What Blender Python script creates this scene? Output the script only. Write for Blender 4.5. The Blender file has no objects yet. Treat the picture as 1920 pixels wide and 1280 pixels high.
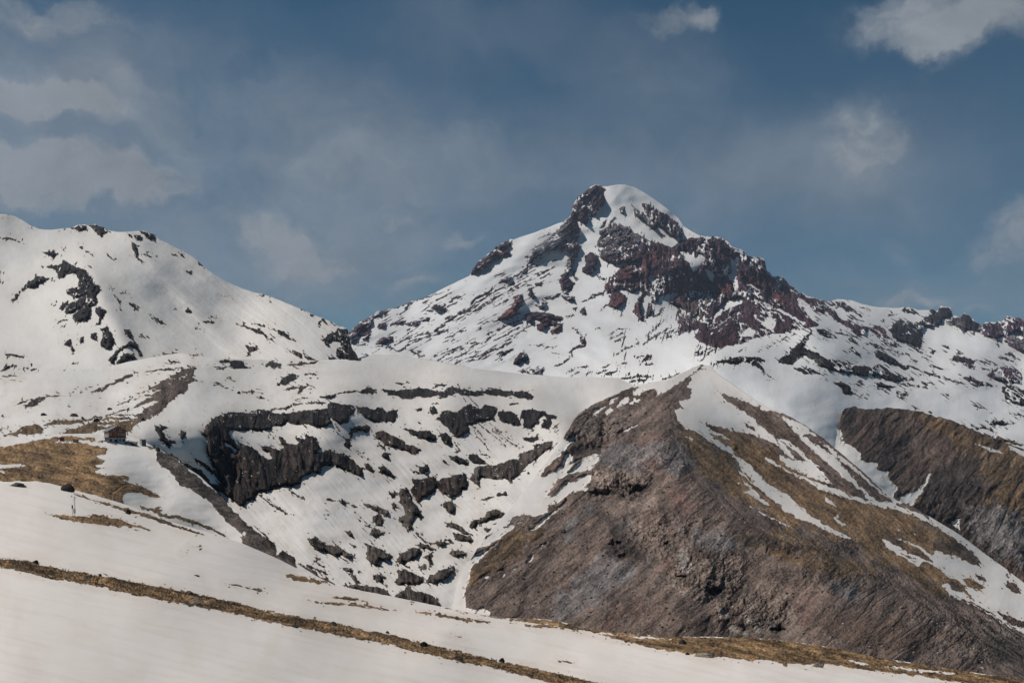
import bpy, math, numpy as np
from mathutils import Vector

# ---------------------------------------------------------------- geometry of the view
F = 2050.0          # focal length in photo pixels (1920 wide)
HZ = 820.0          # the horizon row: the camera is level and shifted
def world(x, y, Y):
    return ((x - 960.0) / F * Y, Y, (HZ - y) / F * Y)

rng = np.random.RandomState(7)
PERM = rng.permutation(256); PERM = np.concatenate([PERM, PERM, PERM])
GA = rng.rand(256) * 2 * np.pi
GX = np.cos(GA).astype(np.float32); GY = np.sin(GA).astype(np.float32)
def perlin(x, y, seed=0):
    x = np.asarray(x, np.float32) + seed * 37.31; y = np.asarray(y, np.float32) + seed * 11.73
    xi = np.floor(x).astype(np.int64); yi = np.floor(y).astype(np.int64)
    fx = x - xi; fy = y - yi
    xi &= 255; yi &= 255
    u = fx * fx * fx * (fx * (fx * 6 - 15) + 10); v = fy * fy * fy * (fy * (fy * 6 - 15) + 10)
    def g(ix, iy, dx, dy):
        h = PERM[PERM[ix & 255] + (iy & 255)]
        return GX[h] * dx + GY[h] * dy
    n00 = g(xi, yi, fx, fy); n10 = g(xi + 1, yi, fx - 1, fy)
    n01 = g(xi, yi + 1, fx, fy - 1); n11 = g(xi + 1, yi + 1, fx - 1, fy - 1)
    a = n00 + u * (n10 - n00); b = n01 + u * (n11 - n01)
    return (a + v * (b - a)) * 1.5
def fbm(x, y, o=4, seed=0, gain=.5):
    s = 0; a = 1.0; f = 1.0
    for k in range(o):
        s = s + a * perlin(x * f, y * f, seed + k * 3); a *= gain; f *= 2.03
    return s
def ridged(x, y, o=4, seed=0, gain=.5):
    s = 0; a = 1.0; f = 1.0
    for k in range(o):
        s = s + a * (1 - 2 * np.abs(perlin(x * f, y * f, seed + k * 3))); a *= gain; f *= 2.1
    return s
def sstep(a, b, x):
    t = np.clip((x - a) / (b - a), 0, 1); return t * t * (3 - 2 * t)

# ---------------------------------------------------------------- colours of the bare ground
COL = {'k': (.034, .0285, .028), 'b': (.085, .058, .048), 'u': (.080, .044, .055), 'r': (.150, .062, .054), 'm': (.190, .120, .100),
       'n': (.105, .086, .074), 't': (.166, .126, .106), 'g': (.250, .158, .078), 'h': (.185, .175, .175),
       'p': (.270, .212, .178), 'o': (.165, .110, .060), 'q': (.42, .38, .35), 'v': (.095, .055, .080)}
DARKEN = {'3': {'t': (.110, .085, .072), 'b': (.062, .045, .038), 'k': (.030, .026, .025)}, '6': {'n': (.090, .076, .066)}, '4': {'k': (.060, .050, .046), 'b': (.125, .088, .068), 'n': (.150, .125, .108)}, '5': {'k': (.050, .044, .042), 'b': (.105, .078, .064), 'g': (.185, .125, .070)}}
# ---------------------------------------------------------------- outcrops, grass and snow patches, painted cave shade
# blocks: "@ layers ox oy scale"; "P colour x,y ..." bare patch; "S colour width x,y ..." bare streak; colour w = snow; C recolours, dark ones also painting cave and overhang shade
TRACE = """
@ 2 0 380 2.723
P k 365,130 400,120 445,118 440,140 410,145 380,140
P k 455,120 490,112 530,126 560,150 530,160 522,180 500,165 480,145
P k 680,165 715,165 725,190 700,195
P k 715,142 750,146 795,166 797,188 760,185 730,165
S k 10 650,165 680,180
P k 680,205 700,215 705,250 700,270 720,285 745,310 725,305 700,285 685,265 680,235
S k 6 725,260 750,270 778,283
P k 405,222 420,220 430,235 415,240
S k 5 440,250 475,275
S k 6 545,260 560,275 580,292
P k 880,262 895,258 902,268 885,274
P k 915,260 935,254 940,266 925,272
P k 1012,298 1030,306 1036,328 1020,315
P k 960,360 970,345 983,355 965,368
P k 215,252 250,250 285,255 290,265 265,285 250,270 225,265
P k 232,325 320,312 330,295 350,300 360,320 400,330 440,350 465,370 475,400 500,420 508,440 500,470 498,505 480,530 460,560 465,590 440,610 425,600 400,612 380,600 375,580 395,555 415,540 380,560 350,570 330,560 350,520 390,495 420,480 380,488 340,465 345,445 370,440 400,430 405,400 395,370 370,355 345,365 330,380 300,385 295,360 280,340
P k 130,420 160,400 190,380 225,375 255,385 235,405 200,415 190,435 150,435 115,450
S k 14 105,455 85,475 65,510
P k 310,525 350,500 345,520 325,545 308,540
P k 265,520 285,515 270,530
P k 485,540 510,530 545,550 540,565 525,590 515,620 490,630 505,600 495,575
P k 515,640 545,625 570,660 583,690 575,740 545,750 520,730 512,700 520,670
P k 465,670 495,665 495,700 480,705 465,690
P k 405,690 425,685 430,705 415,718 403,705
P k 325,720 360,700 370,720 383,755 370,760 350,735
S k 7 290,612 330,600 350,598
S k 5 300,635 330,630
P k 630,655 655,645 670,660 685,700 660,690 635,675
P k 563,795 600,750 650,720 660,705 690,715 710,745 735,775 720,785 700,765 690,745 665,735 640,745 610,760 590,790 585,820 570,822
P k 610,790 650,765 680,775 700,800 705,815 680,815 660,795 640,815 620,835 590,830
S k 14 590,835 640,830 720,812 800,795 870,775 905,768
S k 8 500,855 560,840 600,832
S k 12 225,890 290,880 355,867
S k 6 370,860 420,855
S k 10 30,770 70,782 130,785
S k 12 5,862 35,840 85,832
S k 5 125,840 185,850
P k 368,820 395,815 390,825 372,825
S b 12 20,885 60,882 92,883
P k 662,508 685,515 700,535 712,552 690,545 670,525
P k 785,580 815,595 840,620 815,615 795,600
S k 5 757,567 773,573
P k 940,558 955,545 960,535 975,545 988,560
S k 5 1145,472 1180,486
S k 8 1035,605 1065,608 1100,606
S k 5 1065,577 1110,590
S k 7 1305,618 1352,632
S k 14 1235,627 1290,645 1340,668 1390,703
S k 4 1205,615 1240,627
S k 17 1412,655 1450,670 1505,703
S k 5 1370,640 1410,645
P b 1262,727 1320,742 1300,752 1265,782
P b 1485,750 1520,765 1555,795 1530,795 1500,775
P b 1545,768 1570,780 1610,812 1580,812 1560,790
S k 5 555,415 575,438
S k 5 580,470 600,490 625,525
S k 4 610,540 618,555
S k 5 1000,637 1020,650
S k 4 610,458 640,463
S k 4 890,550 905,546
S k 6 0,182 60,185 115,205
S k 6 35,178 60,182
S k 5 320,240 330,250
S k 6 440,315 465,330
S k 5 265,390 280,395
P k 1640,695 1660,690 1680,670 1710,660 1740,640 1770,645 1784,680 1788,720 1803,750 1830,785 1830,815 1800,828 1770,810 1740,805 1720,780 1715,745 1745,735 1735,710 1700,708 1680,715 1685,740 1665,730
P k 1675,785 1710,790 1730,815 1720,825 1690,818
S k 10 1625,620 1645,600 1665,625
S k 6 1690,615 1720,630
S k 6 1530,540 1560,550
S k 7 1588,568 1603,575
S k 6 1325,472 1345,478
S k 7 1370,478 1382,484
S k 7 0,58 45,62
S k 5 150,112 165,122
S k 5 316,126 322,132
S k 4 0,340 5,410 18,400
S k 5 715,670 740,690
@ 23 0 380 2.723
P k 1120,805 1160,797 1200,805 1245,815 1255,835 1300,845 1230,848 1170,838 1180,820 1150,815 1130,820
S k 6 1085,840 1170,840
P k 1350,825 1385,812 1435,825 1400,845 1380,835
S k 12 1470,830 1510,822 1600,820 1615,812
S k 5 1500,832 1550,855
S k 6 980,778 1020,776
S k 8 865,812 905,816
@ 3 0 640 4
P t 1360,200 1450,200 1450,240 1440,270 1490,300 1410,310 1415,350 1380,380 1300,430 1250,480 1180,540 1120,580 1060,585 1000,555 1060,530 1110,490 1180,460 1200,445 1130,445 1060,480 970,520 1040,470 1100,430 1200,370 1150,380 1130,350 1230,290 1350,225
P w 1345,278 1420,240 1400,255 1350,285
S t 10 800,555 870,535 940,510 1000,490
S t 8 640,580 800,560 900,550 1000,545
S t 7 875,475 930,455 1000,430
S t 6 1020,400 1080,375 1130,350
S t 6 1000,440 1060,420 1130,400
S t 5 900,498 960,480
P b 685,375 760,345 830,310 900,275 960,245 1010,240 960,280 900,305 830,330 770,365 740,382 690,382
S b 9 1085,230 1150,222 1240,210 1350,200
S b 6 1240,215 1320,212
P b 180,490 240,440 300,415 345,418 330,440 260,480 200,502 180,500
P b 110,480 150,450 240,430 210,450 160,470
S b 6 340,415 400,412 450,408
S b 3 480,408 600,365 690,340
S b 5 500,488 520,486
P o 25,708 100,680 150,650 200,625 260,620 310,630 320,650 310,690 230,695 130,700
P o 460,695 520,660 600,640 660,615 720,600 850,600 1000,590 1070,595 1020,620 985,665 960,680 920,665 860,635 700,680 700,735 620,735 480,720
P w 730,625 800,618 850,620 830,635 740,632
P w 720,596 800,590 830,600 760,603
S o 22 330,625 400,603 500,606 620,595 700,583
S o 14 700,583 830,575 1000,580 1060,585
S k 6 650,485 690,480
S o 5 0,657 65,652
S k 5 0,570 35,545
S b 6 30,265 80,255 140,262
S k 4 1200,208 1470,190
S b 5 1620,322 1680,338 1735,360
S b 4 1700,270 1765,300
S b 5 1820,375 1920,380
S k 5 1600,192 1680,196
P k 1430,200 1475,203 1450,212
@ 36 0 640 4
P g -400,810 -100,800 0,792 60,782 180,760 300,735 400,722 480,710 560,712 700,722 710,745 420,750 580,762 650,765 700,780 800,800 800,820 770,845 720,858 740,875 790,895 770,910 710,925 740,945 790,950 720,965 710,980 800,1000 880,1000 975,1020 960,1035 920,1040 1050,1080 1150,1130 1220,1160 1190,1175 1130,1160 1050,1130 980,1130 930,1140 920,1160 930,1200 940,1215 850,1190 750,1170 650,1140 560,1115 470,1100 430,1080 340,1065 300,1055 200,1050 130,1045 80,1050 0,1045 -400,1030
P w -20,925 100,920 185,925 180,935 100,945 30,950 -50,950
P w -50,968 20,965 50,985 -50,985
P w 590,738 650,736 860,797 800,795 700,775 650,765 580,760
S w 12 415,754 520,745 560,752
P w 0,1052 130,1050 200,1057 110,1062 -100,1064
P t 700,745 930,745 1030,752 1030,780 930,768 760,758
S t 18 1090,785 1150,795 1205,812
P n 1170,820 1210,815 1270,850 1330,885 1370,920 1440,990 1500,1040 1580,1090 1640,1140 1700,1200 1760,1290 1650,1290 1560,1190 1500,1150 1430,1110 1360,1080 1320,1030 1260,970 1200,930 1170,890
S k 12 1350,895 1420,930 1480,960
P n 1040,1235 1070,1230 1120,1260 1100,1270
@ 6 0 880 3.2
P n 1010,0 1110,0 1200,50 1250,100 1330,180 1380,240 1430,270 1460,310 1530,360 1600,420 1650,490 1680,520 1740,530 1775,560 1790,640 1700,590 1640,560 1560,520 1460,460 1450,390 1400,340 1340,310 1335,280 1310,230 1260,180 1180,130 1090,80 1050,40
P w 1452,365 1470,370 1465,400 1450,395
P k 1600,390 1650,440 1660,490 1620,480 1580,430
P k 1700,480 1770,530 1775,590 1740,560 1660,520
S k 8 1500,280 1560,330 1600,380
P o 1560,400 1620,420 1650,500 1600,470
@ 67 0 880 3.2
S o 20 560,180 620,200 700,225 780,250 860,270 950,300 1050,340 1150,370 1225,392
S o 20 830,215 870,235 940,240 960,270 1040,280 1120,300 1200,330 1280,360 1350,398
S o 8 440,145 480,155 530,170
P o 900,240 950,225 965,250 930,262
S n 10 70,95 110,90 150,102
P g 265,262 330,270 450,280 540,285 560,268 620,275 700,295 780,320 850,345 905,367 830,350 740,342 640,335 540,325 450,308 360,292
@ 7 0 880 3.2
P g -1400,330 -400,470 -100,525 0,535 70,532 130,545 200,555 280,580 380,600 480,615 600,640 680,650 780,670 880,690 980,705 1080,725 1150,740 1250,760 1400,795 1500,820 1600,850 1700,870 1800,885 1925,910 1925,965 1800,950 1650,920 1500,885 1400,860 1300,840 1200,825 1100,805 1000,785 900,770 800,750 700,725 600,700 500,685 400,665 300,655 200,625 100,605 0,585 -100,570 -400,520 -1400,400
S n 6 1150,460 1200,462
S n 7 1100,498 1130,500
S n 5 1190,476 1212,479
S n 8 1352,686 1430,695 1500,710 1615,740
S n 4 1160,636 1190,640
S n 4 1490,902 1530,904
S n 5 1850,785 1920,798
P g 1710,625 1780,630 1860,650 1935,668 1935,680 1860,672 1760,665 1715,648
P q 1120,790 1180,775 1225,800 1170,812 1130,805
P n 1085,800 1130,805 1195,822 1150,818
@ 7 500 900 3
P g -10,732 60,745 180,770 280,785 380,800 500,830 600,850 700,870 800,895 900,920 1000,945 1100,965 1200,990 1300,1015 1400,1035 1500,1055 1600,1080 1700,1100 1800,1125 1920,1150 2100,1190 2300,1240 2300,1270 2100,1230 1920,1192 1800,1165 1700,1150 1600,1140 1500,1110 1400,1085 1300,1060 1200,1040 1100,1020 1000,1000 900,975 800,955 700,925 600,905 500,890 400,870 300,850 200,830 100,810 -10,788
P g 100,525 200,540 280,560 390,590 330,580 240,572 150,562 110,545
S g 13 360,656 450,665 510,670 560,688
S g 12 240,678 330,690 500,697 600,715 725,735
S g 14 835,742 930,750 1000,762 1100,780 1180,788 1255,798
S g 4 1050,870 1095,882
S n 4 1640,1018 1725,1028
S n 5 775,682 825,690
S g 6 975,715 1030,725
S n 5 1365,799 1395,803
@ 7 860 900 3.556
P g -20,870 120,885 330,925 440,920 560,930 640,930 720,950 800,980 900,990 1050,1010 1200,1020 1300,1030 1450,1040 1600,1045 1750,1050 1925,1045 1925,1190 1800,1175 1700,1180 1600,1160 1500,1150 1400,1135 1300,1115 1200,1095 1100,1075 1000,1045 940,1030 850,1015 750,1000 640,985 600,975 540,985 450,970 520,962 600,958 500,950 380,940 200,905
P w 610,970 700,985 850,1005 1000,1018 1065,1030 950,1027 800,1012
P w 1090,1028 1250,1042 1440,1058 1300,1058 1150,1043
S n 4 700,1210 765,1217
@ 7 1300 900 3.097
P g 0,910 150,910 300,910 450,920 600,935 700,955 850,975 950,995 1080,1025 1200,1050 1350,1065 1500,1090 1650,1120 1800,1135 1920,1155 3200,1300 3200,1500 1920,1220 1400,1170 1280,1130 1100,1110 1000,1100 880,1080 760,1065 740,1085 690,1070 620,1065 530,1070 470,1055 400,1040 320,1050 250,1035 130,1020 100,1025 0,1005
P w 880,1040 960,1055 1040,1080 980,1075
P w 1100,1075 1250,1090 1380,1105 1500,1112 1545,1132 1450,1122 1300,1107 1180,1097
P w 1645,1110 1720,1110 1725,1130 1660,1130
P w 1280,1128 1420,1150 1500,1165 1700,1190 1500,1200 1300,1160
@ 3 200 640 3
P k 525,520 550,500 550,470 590,440 640,405 700,398 780,400 880,395 900,385 960,405 1050,395 1130,385 1200,380 1240,375 1240,350 1260,338 1310,350 1370,355 1400,375 1400,410 1370,420 1360,450 1310,470 1280,450 1260,430 1265,465 1215,485 1150,470 1080,470 1020,455 990,470 940,480 900,500 850,505 810,500 750,505 700,500 680,510 700,540 720,560 780,580 830,600 870,640 910,665 930,660 920,630 880,610 865,580 900,590 950,600 980,610 1000,605 970,560 965,535 990,540 1020,575 1060,580 1080,570 1060,535 1110,550 1120,525 1160,530 1195,570 1200,600 1180,625 1240,610 1300,625 1350,640 1390,670 1430,705 1445,740 1430,760 1380,740 1320,720 1270,695 1220,700 1200,745 1160,735 1110,760 1080,800 1040,815 1000,810 960,820 900,840 850,850 830,870 825,895 790,900 770,930 740,920 700,890 650,850 600,830 590,800 650,790 620,740 600,700 580,650 560,610 565,560 555,530
C b 560,480 640,420 700,470 690,560 800,620 860,700 830,860 760,900 690,800 620,700 570,600
C b 860,590 1000,540 1190,560 1190,620 1000,680 900,680
C b 980,680 1110,640 1130,720 1080,790 980,790
C b 1290,640 1430,700 1430,750 1320,710
P w 660,565 680,570 740,620 720,625 690,600
P w 684,512 700,520 745,580 735,580
P w 1250,415 1290,460 1320,500 1300,500 1270,460
P k 410,675 450,690 480,715 520,710 560,760 600,800 590,830 540,790 480,740 430,700
P w 560,730 600,750 620,800 590,800 565,770
P k 265,475 340,478 345,490 310,500 330,530 350,555 395,560 390,575 355,575 358,605 335,590 310,565 285,520
P k 415,500 440,505 450,520 430,560 412,545
S k 18 485,640 520,680 570,710 620,760 650,800
P k 1400,362 1450,370 1510,385 1540,365 1560,390 1640,380 1630,400 1640,415 1620,460 1560,450 1500,455 1450,430 1420,400
P k 1370,490 1410,475 1470,470 1485,495 1460,515 1420,495 1390,510 1380,545 1365,540 1370,515
P k 1340,540 1365,545 1378,595 1360,605 1340,575
P b 1515,515 1560,505 1600,530 1650,550 1700,580 1760,610 1740,632 1690,615 1620,600 1580,590 1545,560 1525,550
P k 1555,625 1580,630 1595,665 1570,668 1555,650
S k 12 1530,570 1550,590 1560,620
P k 1450,690 1470,685 1505,725 1490,740 1455,715
P k 1525,705 1560,700 1600,735 1630,768 1600,770 1550,745 1530,730
P k 1755,735 1770,700 1800,693 1820,715 1800,735 1770,742
S k 6 1728,728 1755,738
P k 1660,485 1720,500 1790,505 1850,530 1860,555 1820,555 1770,540 1720,525 1680,500
P k 1405,285 1450,265 1490,258 1525,285 1500,295 1450,290
S n 14 960,385 1060,355 1100,350
S n 12 1120,350 1180,345 1230,345
S n 10 800,392 880,390 960,380
P k 960,240 1000,210 985,205 1040,178 1060,190 1080,210 1040,220 1010,250 985,245
S b 8 1000,272 1080,258 1160,250
P b 1070,295 1085,260 1130,252 1110,268 1090,290
S k 8 1110,188 1180,185
P k 1205,315 1250,300 1290,290 1280,320 1240,325
S k 10 1290,292 1350,285 1400,285
P n 840,315 880,318 900,322 860,325
S b 6 620,240 660,255 700,268
S b 4 675,205 730,225
S b 7 1060,325 1110,318 1140,322
S b 5 850,285 880,290
S b 4 760,285 850,285
S b 5 540,388 548,390
P n 1450,910 1500,925 1550,940 1585,950 1580,980 1540,965 1490,945 1455,930
P n 1500,985 1540,970 1560,1000 1550,1040 1520,1035 1505,1010
P n 1590,850 1630,845 1625,880 1600,880
P n 1640,840 1690,820 1710,850 1720,890 1750,930 1785,1000 1765,1005 1740,970 1720,1010 1720,1050 1700,1065 1680,1050 1640,1000 1680,970 1670,930 1650,910 1650,880
P n 1600,915 1625,910 1635,935 1608,935
P b 1725,780 1780,765 1850,760 1850,800 1835,850 1800,870 1770,895 1740,885 1720,840
S t 4 850,850 900,900 960,940 1020,970
S t 3 1010,815 1060,850 1120,895
S t 3 905,510 940,555
S t 4 1380,600 1440,650 1500,680
S t 3 1265,450 1310,505
S n 6 1245,885 1280,898
P n 1300,895 1330,895 1360,922 1325,918
S n 7 1380,918 1415,930
S n 6 1235,972 1255,975
@ 3 700 660 3.556
P k 0,245 25,250 30,270 0,278
P k 60,240 110,255 160,260 210,245 250,250 300,240 330,235 360,240 400,262 430,262 470,260 500,240 540,232 580,245 620,255 700,255 740,260 790,250 830,245 900,255 960,260 1020,262 1060,275 1070,295 1055,320 1000,310 940,300 880,295 830,290 770,285 720,280 690,290 640,295 590,285 540,275 510,290 490,310 450,295 430,285 390,300 340,305 290,300 240,315 200,310 160,295 120,290 90,275 65,260
P k 370,375 400,360 440,400 420,415 385,405
P k 280,380 320,375 325,395 290,395
P k 405,440 450,440 450,400 500,385 550,395 600,365 640,340 690,370 720,375 740,350 800,355 830,380 820,410 800,430 830,460 770,455 750,470 700,465 680,480 630,485 645,520 620,550 560,575 530,545 500,500 470,480 430,460
P k 440,530 490,540 520,580 520,630 480,615 450,580
P k 835,400 860,385 880,400 910,395 940,410 970,450 990,490 960,490 920,480 880,475 850,450 830,425
P k 985,390 1040,380 1090,385 1150,400 1150,420 1110,440 1095,480 1060,510 1010,508 1000,470 980,430
P k 1120,480 1150,440 1150,410 1200,415 1225,430 1220,450 1180,445 1185,480 1170,520 1130,500
P k 890,350 930,332 970,340 940,352
P k 995,565 1040,570 1090,565 1098,585 1050,605 1010,590
P k 200,510 250,520 300,530 350,525 400,550 425,580 400,595 350,580 290,560 230,530
P k 500,695 550,690 600,710 640,730 620,755 570,745 520,720
P k 630,685 670,680 710,700 760,740 720,750 660,745 635,715
P n 670,775 740,755 800,750 860,735 900,720 970,715 970,680 1040,655 1090,640 1140,600 1200,600 1195,640 1140,665 1090,710 1040,750 1000,780 960,830 925,840 935,875 900,860 880,840 820,850 760,840 720,835 705,900 670,880 640,840 670,820
P k 1065,640 1090,605 1110,620 1090,640
P b 260,850 350,850 415,830 420,860 460,840 520,830 560,810 620,810 640,910 600,915 570,955 520,970 470,950 420,900 400,940 340,970 300,995 265,960 255,900
P n 465,1010 510,990 550,1020 540,1060 510,1075 480,1040
S b 10 700,985 750,980 800,965
P h 830,950 880,935 890,955 840,965
P n 740,1100 760,1060 810,1050 900,1080 860,1100 790,1115 720,1140 660,1170 625,1160 680,1120
S n 14 985,1035 1050,1030
P n 480,1135 540,1140 600,1180 670,1225 620,1215 560,1190 500,1160
P n 530,1210 580,1205 640,1230 670,1260 600,1265 550,1240
P n 735,1180 785,1175 760,1205
S n 8 740,1130 830,1110
S n 10 780,1150 850,1135
S k 8 710,675 780,695
S k 8 745,700 770,710
S k 6 300,465 310,475
S k 7 395,345 420,340
S k 8 460,735 510,750
S k 8 145,210 245,205
S k 10 390,235 440,222 490,220
S k 5 200,235 250,240
S k 7 775,243 850,245
S t 3 640,485 700,560 780,665
S t 3 660,480 720,560 770,620
S t 3 530,580 580,655
S t 4 700,470 800,560 900,640
S t 4 740,480 850,570 980,640
S t 3 800,500 900,590 990,640
S t 3 770,470 850,530 930,580
S t 3 1180,480 1230,545
S t 3 1195,470 1245,530
S t 3 520,600 560,660
S t 4 590,285 620,330
S t 4 640,300 700,370
S n 6 300,1000 330,1040
S n 5 900,620 920,625
S n 6 800,890 815,885
S n 5 975,1000 1000,1003
S n 4 1090,565 1130,580
@ 3 500 900 3
P k -60,270 0,315 50,380 100,400 160,440 165,490 120,475 60,440 0,400 -60,350
P n 235,325 270,320 330,360 400,365 440,400 480,415 495,440 460,440 420,420 380,430 330,400 270,390 240,360
P n 440,290 465,275 485,310 465,318
P n 550,350 600,375 660,395 710,430 690,450 640,450 620,465 645,490 610,485 570,450 560,420 570,390
P n 600,535 640,525 665,545 640,575 605,570
P n 720,575 740,540 730,510 780,500 830,530 880,545 885,575 830,590 780,585 740,595
P n 900,570 920,530 980,510 1050,480 1055,510 1030,550 980,570 940,585
P n 720,650 780,610 800,590 830,620 900,640 960,670 980,700 960,730 850,710 760,680
P n 430,590 500,580 570,590 650,610 715,655 640,660 560,635 490,610
P n 720,460 750,420 800,385 860,380 880,400 850,430 800,455 760,470
P n 835,360 880,355 960,390 920,395 870,380
P n 930,350 1000,340 1030,365 970,375
P n 885,430 940,405 930,440 925,490 910,490 905,450
P n 860,485 890,480 905,505 870,500
P n 1030,405 1080,395 1130,400 1100,430 1050,430
S n 26 170,475 250,515 300,555 380,585
S n 14 225,480 270,495 320,520
P n 420,490 475,490 490,520 450,515
S n 22 480,520 500,560 520,580
S n 8 480,140 515,155
S n 6 505,210 530,228
S n 8 555,255 590,270
P n 575,290 610,270 660,295 630,320 590,310
S n 10 465,350 490,378
S n 10 410,440 470,460
S n 8 265,455 330,490
S n 10 780,480 810,490
S n 12 510,515 530,520
S n 12 830,290 870,330 900,350
S n 8 880,345 960,360
S n 8 1000,330 1050,350
S n 8 310,510 340,530
S n 10 270,430 300,440
S t 5 0,90 60,150 110,190
S t 3 110,40 160,80 220,115
S t 3 850,290 880,310
S n 5 690,520 700,525
S n 5 915,600 930,605
S n 4 1070,690 1090,700
@ 34 700 660 3.556
P t 1260,578 1345,530 1340,550 1290,580
@ 4 700 660 3.556
P w -200,1500 -200,500 1200,500 1262,560 1290,580 1345,552 1345,600 1310,620 1250,680 1130,790 1120,830 1150,825 1260,760 1275,690 1300,675 1340,690 1325,715 1300,740 1380,720 1470,680 1520,685 1510,720 1460,770 1440,790 1380,800 1300,820 1260,850 1200,900 1165,955 1200,950 1280,870 1330,860 1400,820 1470,820 1440,870 1390,920 1330,930 1260,980 1180,1030 1150,1070 1080,1100 1040,1085 980,1090 960,1110 1000,1130 930,1150 870,1180 830,1250 700,1400 500,1500
P t 1160,955 1230,850 1300,815 1370,800 1400,830 1300,860 1250,910 1190,955
S t 20 1290,800 1350,750 1400,700
P n 885,1150 930,1100 1000,1080 1040,1085 980,1120 920,1160
S n 14 650,1270 740,1230 850,1190
P w 1050,1185 1120,1120 1180,1075 1260,1010 1300,990 1240,1040 1150,1130 1080,1185
P w 1385,925 1420,900 1450,890 1410,930
P w 1640,540 1680,515 1780,475 1740,500 1680,530
P w 1465,390 1500,370 1560,350 1500,400 1490,430 1470,415
P w 1540,400 1580,370 1600,390 1560,425
P w 1560,345 1600,310 1640,290 1620,320 1580,350
P w 1620,360 1680,300 1710,310 1680,345 1640,375
P w 1690,340 1740,310 1800,320 1780,335 1720,345
P w 1720,260 1760,240 1860,230 1760,290 1720,285
P w 1640,200 1900,120 2180,90 2150,130 1950,260 1890,295 1880,250 1830,240 1740,230
C k 1310,650 1400,600 1530,580 1530,620 1440,660 1350,690
C b 1120,820 1150,760 1260,690 1260,760
C n 1345,530 1360,450 1440,400 1530,400 1530,600 1440,570
C k 1505,500 1535,500 1535,620 1505,620
C b 1470,420 1560,350 1700,270 1870,240 1900,290 1700,380 1540,440
@ 4 860 900 3.556
P w -400,500 -100,540 40,565 95,555 80,620 70,680 40,750 50,840 100,860 160,855 215,880 200,905 0,890 -400,850
P w -300,530 -300,300 0,420 100,420 300,300 380,300 300,380 200,420 60,500 0,540
P n 0,530 100,470 200,430 330,360 200,450 90,510
P n 300,310 380,250 460,235 400,280 320,310
P n -20,490 40,470 60,480 0,500
P w 480,325 560,260 680,170 690,175 600,250 520,310
P w 455,540 500,495 495,520 465,545
P w 530,455 580,425 570,445 535,462
P w 165,640 200,635 190,655 165,655
P w 285,650 310,620 315,635 300,655
P w 340,615 400,580 375,605 350,622
P w 275,600 300,597 290,612
P w 820,70 860,35 850,55
C o 40,600 200,430 460,300 560,330 400,500 200,640 90,700
C h 560,880 700,720 850,600 1000,480 1200,560 1050,700 900,830 700,940
C h 700,300 900,110 950,120 800,280 720,380
C h 1180,560 1280,540 1200,620 1120,690 1040,700
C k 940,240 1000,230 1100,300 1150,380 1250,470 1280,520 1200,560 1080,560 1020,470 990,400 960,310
C h 1060,280 1150,250 1150,310 1100,330
C p 1150,280 1400,240 1440,380 1400,500 1300,520 1200,420
C p 1280,560 1500,400 1600,520 1800,560 1900,620 1920,800 1700,860 1500,800 1300,700
C q 1450,440 1540,480 1580,600 1500,620 1460,520
C m 1420,60 1560,70 1540,160 1430,180
C m 930,970 1100,850 1300,790 1150,900 1000,980
C m 1300,560 1450,500 1440,590 1340,620
C p 950,160 1150,120 1400,160 1300,230 1100,240
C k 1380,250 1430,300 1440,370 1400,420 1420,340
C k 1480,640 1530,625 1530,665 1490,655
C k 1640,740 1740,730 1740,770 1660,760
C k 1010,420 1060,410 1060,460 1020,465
C h 1500,300 1750,350 1900,450 1750,490 1560,420
@ 4 980 660 3.688
C p 480,830 700,800 830,830 850,900 830,960 740,970 640,980 520,1000 500,930
C p 560,470 700,420 850,380 850,450 700,510 640,560 570,620 550,540
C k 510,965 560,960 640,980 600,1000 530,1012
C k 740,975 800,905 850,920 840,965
C h 560,640 700,600 900,600 1000,600 1100,640 1180,720 1150,780 1050,850 900,830 800,820 650,800 550,800
C m 640,600 900,560 1000,600 850,640
C m 820,740 950,760 1000,860 900,840
C m 1020,980 1200,960 1140,1080 1040,1100
@ 4 1300 900 3.097
C p 150,450 250,430 300,500 280,600 150,620 60,520
C p 250,680 400,610 600,660 720,740 600,900 430,920 350,840 280,780
C q 175,760 230,830 300,890 240,880 180,810
C q 300,820 400,840 460,860 420,885 320,860
C k 440,870 530,840 550,860 480,890
C k 180,720 230,730 260,780 210,770
C o 250,330 400,290 600,300 760,350 700,410 500,430 300,400
C k 260,350 380,330 520,350 700,390 500,410 300,400
C n 1560,850 1700,830 1960,900 1960,1140 1700,1080 1560,1000
C k 1700,900 1960,940 1960,1140 1740,1060
C p 1450,830 1550,850 1570,1000 1480,1000
C h 780,600 900,570 980,690 900,740
C m 600,690 680,680 700,820 620,860
C b 700,780 900,740 1200,800 1400,900 1300,1000 900,960
C o 430,420 700,420 900,440 1100,520 900,560 700,520
C k 680,580 760,570 740,610 690,605
@ 4 1240 660 2.824
C g 105,400 240,370 300,400 500,445 640,545 760,650 900,720 1140,800 1300,830 1500,950 1690,1130 1600,1150 1960,1260 1960,1440 1500,1279 1300,1160 1100,1080 950,980 800,930 700,930 550,850 420,780 300,700 200,600 130,480
C b 250,200 420,260 500,290 600,330 660,380 690,420 750,490 800,550 850,600 870,650 930,690 1060,750 1140,790 1050,780 960,720 870,660 840,600 790,560 720,520 690,490 640,460 570,430 500,370 430,310 350,270
C b 740,440 840,490 920,530 1000,590 1060,650 1100,690 1260,800 1200,810 1090,740 1030,680 960,620 900,570 850,520
C b 240,380 400,420 640,480 640,540 500,470 330,440
C b 620,500 770,570 720,590 640,550
C b 440,590 560,700 640,740 700,830 620,760 540,720 440,640
C b 640,640 900,720 1000,800 900,760 700,700
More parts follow.
